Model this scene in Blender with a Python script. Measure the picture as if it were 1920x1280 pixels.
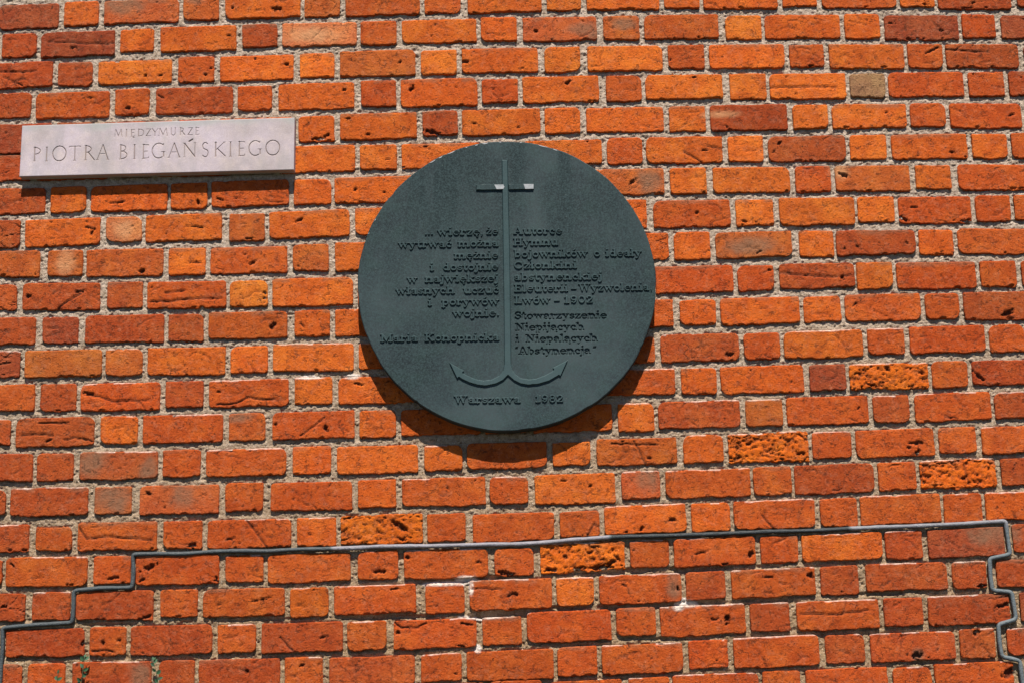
import bpy, math, random
import numpy as np

# ------------------------------------------------------------------ camera, sky, sun, exposure
S = bpy.context.scene
for o in list(bpy.data.objects):
    bpy.data.objects.remove(o)
R = math.radians
CAM_D, CAM_Z = 5.2, 1.6
cd = bpy.data.cameras.new('camera'); cam = bpy.data.objects.new('camera', cd); S.collection.objects.link(cam)
cd.sensor_width = 36.0; cd.lens = 56.04; cd.clip_start = 0.05; cd.clip_end = 2000
from mathutils import Matrix, Vector
cam.matrix_world = (Matrix.Translation((0, -CAM_D, CAM_Z)) @ Matrix.Rotation(R(90 + 12.28), 4, 'X') @ Matrix.Rotation(R(-1.6), 4, 'Z'))
S.camera = cam
SUN_DIR = Vector((0.085, -1.0, 1.80)).normalized()          # towards the sun
W = bpy.data.worlds.new('World'); S.world = W; W.use_nodes = True
wn = W.node_tree.nodes; wl = W.node_tree.links
sky = wn.new('ShaderNodeTexSky'); sky.sky_type = 'NISHITA'; sky.sun_disc = False
sky.air_density = 0.28; sky.dust_density = 0.1; sky.ozone_density = 2.0; sky.altitude = 110
sky.sun_elevation = math.asin(SUN_DIR.z); sky.sun_rotation = math.atan2(SUN_DIR.x, SUN_DIR.y)
bg = wn['Background']; bg.inputs['Strength'].default_value = 0.085
wl.new(sky.outputs[0], bg.inputs['Color'])
sd = bpy.data.lights.new('sun', 'SUN'); sun = bpy.data.objects.new('sun', sd); S.collection.objects.link(sun)
sd.energy = 5.0; sd.angle = R(0.5); sd.color = (1.0, 0.93, 0.84)
sun.rotation_euler = SUN_DIR.to_track_quat('Z', 'Y').to_euler(); sun.location = (1, -6, 9)
S.view_settings.view_transform = 'Standard'; S.view_settings.look = 'None'
S.view_settings.exposure = 0.95; S.view_settings.gamma = 1.0; S.view_settings.use_curve_mapping = False
S.render.engine = 'CYCLES'

# ------------------------------------------------------------------ helpers
rng = np.random.default_rng(7)
def link(o, parent=None):
    S.collection.objects.link(o)
    if parent is not None: o.parent = parent
    return o
def mesh_np(name, V, F, mat=None, smooth=True, attrs=None):
    """V (n,3) array, F list of (k,m) index arrays (quads or tris)"""
    me = bpy.data.meshes.new(name)
    if not isinstance(F, (list, tuple)): F = [F]
    F = [np.asarray(f, np.int32) for f in F if len(f)]
    V = np.asarray(V, np.float32)
    me.vertices.add(len(V)); me.vertices.foreach_set('co', V.ravel())
    nl = sum(f.size for f in F); npoly = sum(len(f) for f in F)
    me.loops.add(nl); me.polygons.add(npoly)
    me.loops.foreach_set('vertex_index', np.concatenate([f.ravel() for f in F]))
    st, k = [], 0
    for f in F:
        st.append(k + np.arange(len(f)) * f.shape[1]); k += f.size
    me.polygons.foreach_set('loop_start', np.concatenate(st).astype(np.int32))
    me.polygons.foreach_set('use_smooth', np.full(npoly, smooth))
    if attrs:
        for an, arr in attrs.items():
            a = me.attributes.new(an, 'FLOAT', 'POINT'); a.data.foreach_set('value', np.asarray(arr, np.float32))
    me.update(calc_edges=True)
    if mat: me.materials.append(mat)
    return me
def add(name, me, parent=None, loc=None):
    o = bpy.data.objects.new(name, me)
    if loc is not None: o.location = loc
    return link(o, parent)
def empty(name, loc, label=None, cat=None):
    o = bpy.data.objects.new(name, None); o.empty_display_size = .1; o.location = loc; link(o)
    if label: o['label'] = label
    if cat: o['category'] = cat
    return o
def vnoise(x, y, seed=0):
    """smooth value noise, -1..1"""
    xi = np.floor(x).astype(np.int64); yi = np.floor(y).astype(np.int64)
    xf = x - xi; yf = y - yi
    u = xf * xf * (3 - 2 * xf); v = yf * yf * (3 - 2 * yf)
    def h(a, b):
        n = (a * 374761393 + b * 668265263 + seed * 982451653) & 0xffffffff
        n = ((n ^ (n >> 13)) * 1274126177) & 0xffffffff
        n = n ^ (n >> 16)
        return (n & 0xffffff) / 8388607.5 - 1
    return (h(xi, yi) * (1 - u) + h(xi + 1, yi) * u) * (1 - v) + (h(xi, yi + 1) * (1 - u) + h(xi + 1, yi + 1) * u) * v
def fbm(x, y, seed=0, octv=3):
    r = 0; a = 1; t = 0
    for i in range(octv):
        r = r + a * vnoise(x * 2 ** i, y * 2 ** i, seed + i * 17); t += a; a *= .5
    return r / t
def sstep(a, b, x):
    t = np.clip((x - a) / (b - a), 0, 1); return t * t * (3 - 2 * t)
def grid_faces(nx, nz, off=0):
    i, j = np.meshgrid(np.arange(nx - 1), np.arange(nz - 1))
    a = (j * nx + i).ravel() + off
    return np.stack([a, a + 1, a + nx + 1, a + nx], 1)      # faces look to -Y for x right, z up

# ------------------------------------------------------------------ materials
def newmat(name):
    m = bpy.data.materials.new(name); m.use_nodes = True
    nt = m.node_tree; return m, nt, nt.nodes['Principled BSDF']
def N(nt, t, **k):
    n = nt.nodes.new(t)
    for a, b in k.items():
        if hasattr(n, a): setattr(n, a, b)
        else: n.inputs[a].default_value = b
    return n
def ramp(nt, stops, src):
    r = nt.nodes.new('ShaderNodeValToRGB'); e = r.color_ramp.elements
    e[0].position, e[0].color = stops[0][0], (*stops[0][1], 1) if len(stops[0][1]) == 3 else stops[0][1]
    e[1].position, e[1].color = stops[-1][0], (*stops[-1][1], 1)
    for p, c in stops[1:-1]:
        q = e.new(p); q.color = (*c, 1)
    nt.links.new(src, r.inputs[0]); return r.outputs[0]
def mixc(nt, fac, a, b, mode='MIX'):
    m = nt.nodes.new('ShaderNodeMix'); m.data_type = 'RGBA'; m.blend_type = mode
    for s, v in ((0, fac), (6, a), (7, b)):
        if isinstance(v, (int, float)): m.inputs[s].default_value = v
        elif isinstance(v, tuple): m.inputs[s].default_value = (*v, 1)
        else: nt.links.new(v, m.inputs[s])
    return m.outputs[2]
def math_(nt, op, a, b=0.0, clamp=False):
    m = nt.nodes.new('ShaderNodeMath'); m.operation = op; m.use_clamp = clamp
    for s, v in ((0, a), (1, b)):
        if isinstance(v, (int, float)): m.inputs[s].default_value = v
        else: nt.links.new(v, m.inputs[s])
    return m.outputs[0]
def noise(nt, vec, scale, detail=4, rough=.55, dim='3D'):
    n = nt.nodes.new('ShaderNodeTexNoise'); n.inputs['Scale'].default_value = scale
    n.inputs['Detail'].default_value = detail; n.inputs['Roughness'].default_value = rough
    nt.links.new(vec, n.inputs['Vector']); return n.outputs[0]
def bump(nt, h, strength, dist, nrm=None):
    b = nt.nodes.new('ShaderNodeBump'); b.inputs['Strength'].default_value = strength; b.inputs['Distance'].default_value = dist
    nt.links.new(h, b.inputs['Height'])
    if nrm is not None: nt.links.new(nrm, b.inputs['Normal'])
    return b.outputs[0]
def geo_pos(nt):
    return nt.nodes.new('ShaderNodeNewGeometry').outputs['Position']
def attr(nt, name):
    a = nt.nodes.new('ShaderNodeAttribute'); a.attribute_name = name; return a.outputs['Fac']

def brick_material():
    m, nt, b = newmat('fired_clay')
    P = geo_pos(nt)
    oi = nt.nodes.new('ShaderNodeObjectInfo'); base = oi.outputs['Color']
    n1 = noise(nt, P, 22, 4, .6); n2 = noise(nt, P, 120, 5, .7); n3 = noise(nt, P, 260, 4, .8); n4 = noise(nt, P, 9, 3, .5)
    BW = lambda lo, hi, s: ramp(nt, [(lo, (0, 0, 0)), (hi, (1, 1, 1))], s)
    c = base
    dark = mixc(nt, 1.0, c, (.66, .58, .70), 'MULTIPLY')
    c = mixc(nt, math_(nt, 'MULTIPLY', BW(.45, .66, n1), .6), c, dark)
    lite = mixc(nt, 1.0, c, (1.12, 1.30, 1.25), 'MULTIPLY')
    c = mixc(nt, BW(.48, .64, n4), c, lite)
    c = mixc(nt, math_(nt, 'MULTIPLY', BW(.50, .72, noise(nt, P, 55, 6, .75)), .22), c, (.46, .27, .17))
    # grit, iron spots, sand grains
    c = mixc(nt, math_(nt, 'MULTIPLY', BW(.50, .64, n3), .70), c, mixc(nt, 1.0, c, (.50, .38, .45), 'MULTIPLY'))
    c = mixc(nt, math_(nt, 'MULTIPLY', BW(.40, .30, n3), .0), c, c)
    c = mixc(nt, math_(nt, 'MULTIPLY', BW(.60, .68, noise(nt, P, 210, 3, .6)), .5), c, mixc(nt, 1.0, c, (1.35, 1.7, 1.9), 'MULTIPLY'))
    c = mixc(nt, BW(.625, .675, n2), c, mixc(nt, 1.0, c, (.26, .20, .30), 'MULTIPLY'))
    # hairline cracks: thin level lines of a broken noise, only in places
    nc = noise(nt, P, 16, 7, .62); ridge = math_(nt, 'ABSOLUTE', math_(nt, 'SUBTRACT', nc, .5))
    thin = math_(nt, 'SUBTRACT', 1.0, math_(nt, 'MULTIPLY', ridge, 70.0), True)
    mp = N(nt, 'ShaderNodeMapping'); nt.links.new(P, mp.inputs[0]); mp.inputs['Location'].default_value = (4, 7, 1); mp.inputs['Scale'].default_value = (1, 1, 1.9)
    nc2 = noise(nt, mp.outputs[0], 26, 6, .6); thin2 = math_(nt, 'SUBTRACT', 1.0, math_(nt, 'MULTIPLY', math_(nt, 'ABSOLUTE', math_(nt, 'SUBTRACT', nc2, .47)), 60.0), True)
    mask = BW(.55, .60, noise(nt, P, 38, 3, .6)); mask2 = BW(.53, .58, noise(nt, mp.outputs[0], 34, 3, .6))
    crack = math_(nt, 'MAXIMUM', math_(nt, 'MULTIPLY', thin, mask), math_(nt, 'MULTIPLY', thin2, mask2))
    c = mixc(nt, math_(nt, 'MULTIPLY', crack, .72), c, (.06, .030, .018))
    # grey over-fired patches and pale lime smears carried by the mesh
    g = attr(nt, 'grey'); wv = attr(nt, 'white'); lv = attr(nt, 'pale'); sv = attr(nt, 'recess_shade')
    gn = math_(nt, 'MULTIPLY', g, math_(nt, 'ADD', math_(nt, 'MULTIPLY', n1, 1.1), .18), True)
    greyc = mixc(nt, n2, (.15, .072, .040), (.26, .14, .082))
    c = mixc(nt, gn, c, greyc)
    c = mixc(nt, math_(nt, 'MULTIPLY', lv, math_(nt, 'ADD', n1, .1), True), c, (.52, .27, .13))
    c = mixc(nt, math_(nt, 'MULTIPLY', wv, math_(nt, 'SUBTRACT', math_(nt, 'MULTIPLY', noise(nt, P, 90, 4, .7), 3.0), .55), True), c, (.66, .55, .47))
    c = mixc(nt, math_(nt, 'MULTIPLY', sv, .9, True), c, (.025, .020, .016))  # shade painted dark into pits, creases and cracks
    nt.links.new(c, b.inputs['Base Color'])
    b.inputs['Roughness'].default_value = .92; b.inputs['Specular IOR Level'].default_value = .12
    h = math_(nt, 'SUBTRACT', math_(nt, 'ADD', math_(nt, 'MULTIPLY', n3, .8), n2), math_(nt, 'MULTIPLY', crack, .55))
    nt.links.new(bump(nt, h, 1.0, .0040), b.inputs['Normal'])
    return m
def mortar_material():
    m, nt, b = newmat('lime_mortar')
    P = geo_pos(nt)
    n1 = noise(nt, P, 6, 3, .5); n2 = noise(nt, P, 150, 5, .75); n3 = noise(nt, P, 330, 3, .8); n4 = noise(nt, P, 45, 4, .6)
    c = ramp(nt, [(.3, (.30, .230, .165)), (.5, (.47, .375, .290)), (.72, (.60, .495, .41))], n4)
    # warmer, sandier in the lower courses
    sx = nt.nodes.new('ShaderNodeSeparateXYZ'); nt.links.new(P, sx.inputs[0])
    low = math_(nt, 'MULTIPLY', math_(nt, 'SUBTRACT', 3.1, sx.outputs[2]), .75, True)
    c = mixc(nt, low, c, mixc(nt, 1.0, c, (.76, .66, .50), 'MULTIPLY'))
    c = mixc(nt, ramp(nt, [(.53, (0, 0, 0)), (.63, (1, 1, 1))], n2), c, mixc(nt, 1.0, c, (.50, .42, .34), 'MULTIPLY'))
    c = mixc(nt, ramp(nt, [(.6, (0, 0, 0)), (.66, (1, 1, 1))], n3), c, (.10, .085, .07))
    c = mixc(nt, ramp(nt, [(.63, (0, 0, 0)), (.7, (1, 1, 1))], noise(nt, P, 330, 2, .6)), c, (.76, .70, .62))
    c = mixc(nt, math_(nt, 'MULTIPLY', attr(nt, 'white'), math_(nt, 'SUBTRACT', math_(nt, 'MULTIPLY', n4, 3.4), .5), True), c, (.66, .59, .53))
    nt.links.new(c, b.inputs['Base Color']); b.inputs['Roughness'].default_value = .95; b.inputs['Specular IOR Level'].default_value = .15
    h = math_(nt, 'ADD', math_(nt, 'MULTIPLY', n3, .5), n2)
    nt.links.new(bump(nt, h, 1.0, .009), b.inputs['Normal'])
    return m
def iron_material():
    m, nt, b = newmat('patinated_metal')
    P = geo_pos(nt)
    n1 = noise(nt, P, 3.2, 4, .55); n2 = noise(nt, P, 14, 5, .6); n3 = noise(nt, P, 200, 4, .8)
    mp = N(nt, 'ShaderNodeMapping'); nt.links.new(P, mp.inputs[0]); mp.inputs['Scale'].default_value = (5, 1, 1.0)
    st = noise(nt, mp.outputs[0], 1.3, 5, .6)
    c = ramp(nt, [(.38, (.0090, .0150, .0175)), (.5, (.0190, .0285, .0320)), (.62, (.0350, .0490, .0530))], n1)
    c = mixc(nt, math_(nt, 'MULTIPLY', ramp(nt, [(.45, (0, 0, 0)), (.7, (1, 1, 1))], n2), .5), c, (.016, .038, .034))
    # rain streaks, strongest under the top rim
    sx = nt.nodes.new('ShaderNodeSeparateXYZ'); nt.links.new(P, sx.inputs[0])
    top = math_(nt, 'MULTIPLY', math_(nt, 'SUBTRACT', sx.outputs[2], 2.75), 1.9, True)
    c = mixc(nt, math_(nt, 'MULTIPLY', top, ramp(nt, [(.46, (0, 0, 0)), (.6, (1, 1, 1))], st)), c, (.0028, .0105, .0125))
    # soot smudges left by run-off
    for (qx, qz, rx, rz, am) in ((-.105, 3.33, .075, .10, .75), (.03, 3.35, .05, .07, .5), (.16, 3.16, .055, .20, .55), (-.19, 3.22, .05, .09, .35), (.27, 2.98, .10, .12, .3), (-.28, 2.83, .12, .16, .3)):
        mq = N(nt, 'ShaderNodeMapping'); mq.vector_type = 'POINT'; nt.links.new(P, mq.inputs[0]); mq.inputs['Scale'].default_value = (1 / rx, 0, 1 / rz); mq.inputs['Location'].default_value = (-qx / rx, 0, -qz / rz)
        ln = nt.nodes.new('ShaderNodeVectorMath'); ln.operation = 'LENGTH'; nt.links.new(mq.outputs[0], ln.inputs[0])
        dq = math_(nt, 'ADD', ln.outputs['Value'], math_(nt, 'MULTIPLY', n2, 1.2))
        c = mixc(nt, math_(nt, 'MULTIPLY', ramp(nt, [(.0, (0, 0, 0)), (.8, (1, 1, 1))], math_(nt, 'SUBTRACT', 1.75, dq, True)), am), c, (.0016, .0085, .0100))
    # pale scuffs
    wv = attr(nt, 'scuff')
    c = mixc(nt, math_(nt, 'MULTIPLY', wv, math_(nt, 'ADD', math_(nt, 'MULTIPLY', noise(nt, P, 60, 5, .7), .8), .2), True), c, (.050, .098, .105))
    sp = ramp(nt, [(.735, (0, 0, 0)), (.76, (1, 1, 1))], noise(nt, P, 75, 2, .5))
    c = mixc(nt, math_(nt, 'MULTIPLY', sp, .35), c, (.12, .15, .14))
    c = mixc(nt, ramp(nt, [(.42, (0, 0, 0)), (.62, (.7, .7, .7))], n3), c, (.036, .064, .068))
    nt.links.new(c, b.inputs['Base Color'])
    b.inputs['Metallic'].default_value = 0.0; b.inputs['Specular IOR Level'].default_value = .16
    nt.links.new(math_(nt, 'ADD', math_(nt, 'MULTIPLY', n2, .25), .46), b.inputs['Roughness'])
    h = math_(nt, 'ADD', math_(nt, 'MULTIPLY', n3, .25), n2)
    nt.links.new(bump(nt, h, .35, .0025), b.inputs['Normal'])
    return m
def worn_glint_material():
    m, nt, b = newmat('worn_metal_glint')  # bare metal of the rim chips, and painted reflections on the cross bar
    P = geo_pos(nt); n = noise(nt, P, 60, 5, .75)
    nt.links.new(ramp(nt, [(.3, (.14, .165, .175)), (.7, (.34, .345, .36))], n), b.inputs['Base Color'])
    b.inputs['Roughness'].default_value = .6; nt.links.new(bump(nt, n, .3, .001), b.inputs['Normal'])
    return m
def stone_material():
    m, nt, b = newmat('pale_sandstone')
    P = geo_pos(nt)
    n1 = noise(nt, P, 7, 4, .6); n2 = noise(nt, P, 260, 4, .75); n3 = noise(nt, P, 28, 5, .6); n4 = noise(nt, P, 700, 2, .7)
    c = ramp(nt, [(.32, (.32, .275, .275)), (.5, (.385, .330, .360)), (.7, (.44, .385, .44))], n1)
    c = mixc(nt, math_(nt, 'MULTIPLY', ramp(nt, [(.45, (0, 0, 0)), (.75, (1, 1, 1))], n3), .4), c, (.47, .39, .30))
    c = mixc(nt, ramp(nt, [(.45, (0, 0, 0)), (.7, (.5, .5, .5))], n2), c, (.27, .22, .22))
    c = mixc(nt, ramp(nt, [(.55, (0, 0, 0)), (.75, (.6, .6, .6))], n4), c, (.68, .62, .66))
    ms = N(nt, 'ShaderNodeMapping'); nt.links.new(P, ms.inputs[0]); ms.inputs['Scale'].default_value = (1, 1, .35)
    c = mixc(nt, math_(nt, 'MULTIPLY', ramp(nt, [(.5, (0, 0, 0)), (.68, (1, 1, 1))], noise(nt, ms.outputs[0], 13, 5, .65)), .5), c, (.26, .245, .245))
    c = mixc(nt, math_(nt, 'MULTIPLY', attr(nt, 'grime'), .55, True), c, (.17, .115, .075))
    c = mixc(nt, math_(nt, 'MULTIPLY', attr(nt, 'edge'), math_(nt, 'ADD', n3, .2), True), c, (.27, .29, .28))
    nt.links.new(c, b.inputs['Base Color']); b.inputs['Roughness'].default_value = .9; b.inputs['Specular IOR Level'].default_value = .2
    nt.links.new(bump(nt, n2, .35, .0015), b.inputs['Normal'])
    return m
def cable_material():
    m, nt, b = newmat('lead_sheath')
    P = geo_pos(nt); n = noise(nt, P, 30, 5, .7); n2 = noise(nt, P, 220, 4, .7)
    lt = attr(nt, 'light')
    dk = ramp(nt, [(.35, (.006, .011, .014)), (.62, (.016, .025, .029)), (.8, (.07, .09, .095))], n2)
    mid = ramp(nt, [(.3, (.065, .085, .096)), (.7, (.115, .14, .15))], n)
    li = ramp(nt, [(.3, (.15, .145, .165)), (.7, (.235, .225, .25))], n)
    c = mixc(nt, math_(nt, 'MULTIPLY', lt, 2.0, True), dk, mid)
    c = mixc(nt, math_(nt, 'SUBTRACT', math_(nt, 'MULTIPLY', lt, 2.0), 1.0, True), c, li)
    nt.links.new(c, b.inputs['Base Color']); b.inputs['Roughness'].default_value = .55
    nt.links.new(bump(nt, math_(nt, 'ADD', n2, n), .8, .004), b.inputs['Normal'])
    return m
def leaf_material():
    m, nt, b = newmat('leaf')
    P = geo_pos(nt); n = noise(nt, P, 60, 3, .5)
    nt.links.new(ramp(nt, [(.3, (.010, .034, .018)), (.7, (.028, .080, .032))], n), b.inputs['Base Color'])
    b.inputs['Roughness'].default_value = .6; b.inputs['Specular IOR Level'].default_value = .2
    return m
def stem_material():
    m, nt, b = newmat('stem'); b.inputs['Base Color'].default_value = (.06, .07, .03, 1); b.inputs['Roughness'].default_value = .7
    return m
def ground_material():
    m, nt, b = newmat('rough_grass')
    P = geo_pos(nt); n = noise(nt, P, 40, 6, .7); n1 = noise(nt, P, .6, 4, .6)
    c = ramp(nt, [(.3, (.020, .030, .014)), (.6, (.045, .065, .026)), (.8, (.07, .085, .04))], n)
    c = mixc(nt, ramp(nt, [(.45, (0, 0, 0)), (.6, (1, 1, 1))], n1), c, (.075, .060, .040))
    nt.links.new(c, b.inputs['Base Color']); b.inputs['Roughness'].default_value = .95
    nt.links.new(bump(nt, n, .8, .02), b.inputs['Normal'])
    return m
M_brick = brick_material(); M_mortar = mortar_material(); M_iron = iron_material(); M_worn_glint = worn_glint_material()
M_stone = stone_material(); M_cable = cable_material(); M_leaf = leaf_material(); M_stem = stem_material(); M_ground = ground_material()

# ------------------------------------------------------------------ ground
g = add('ground', mesh_np('ground', [(-400, -800, 0), (400, -800, 0), (400, 400, 0), (-400, 400, 0)], np.array([[0, 1, 2, 3]]), M_ground, False))
g['kind'] = 'structure'

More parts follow.
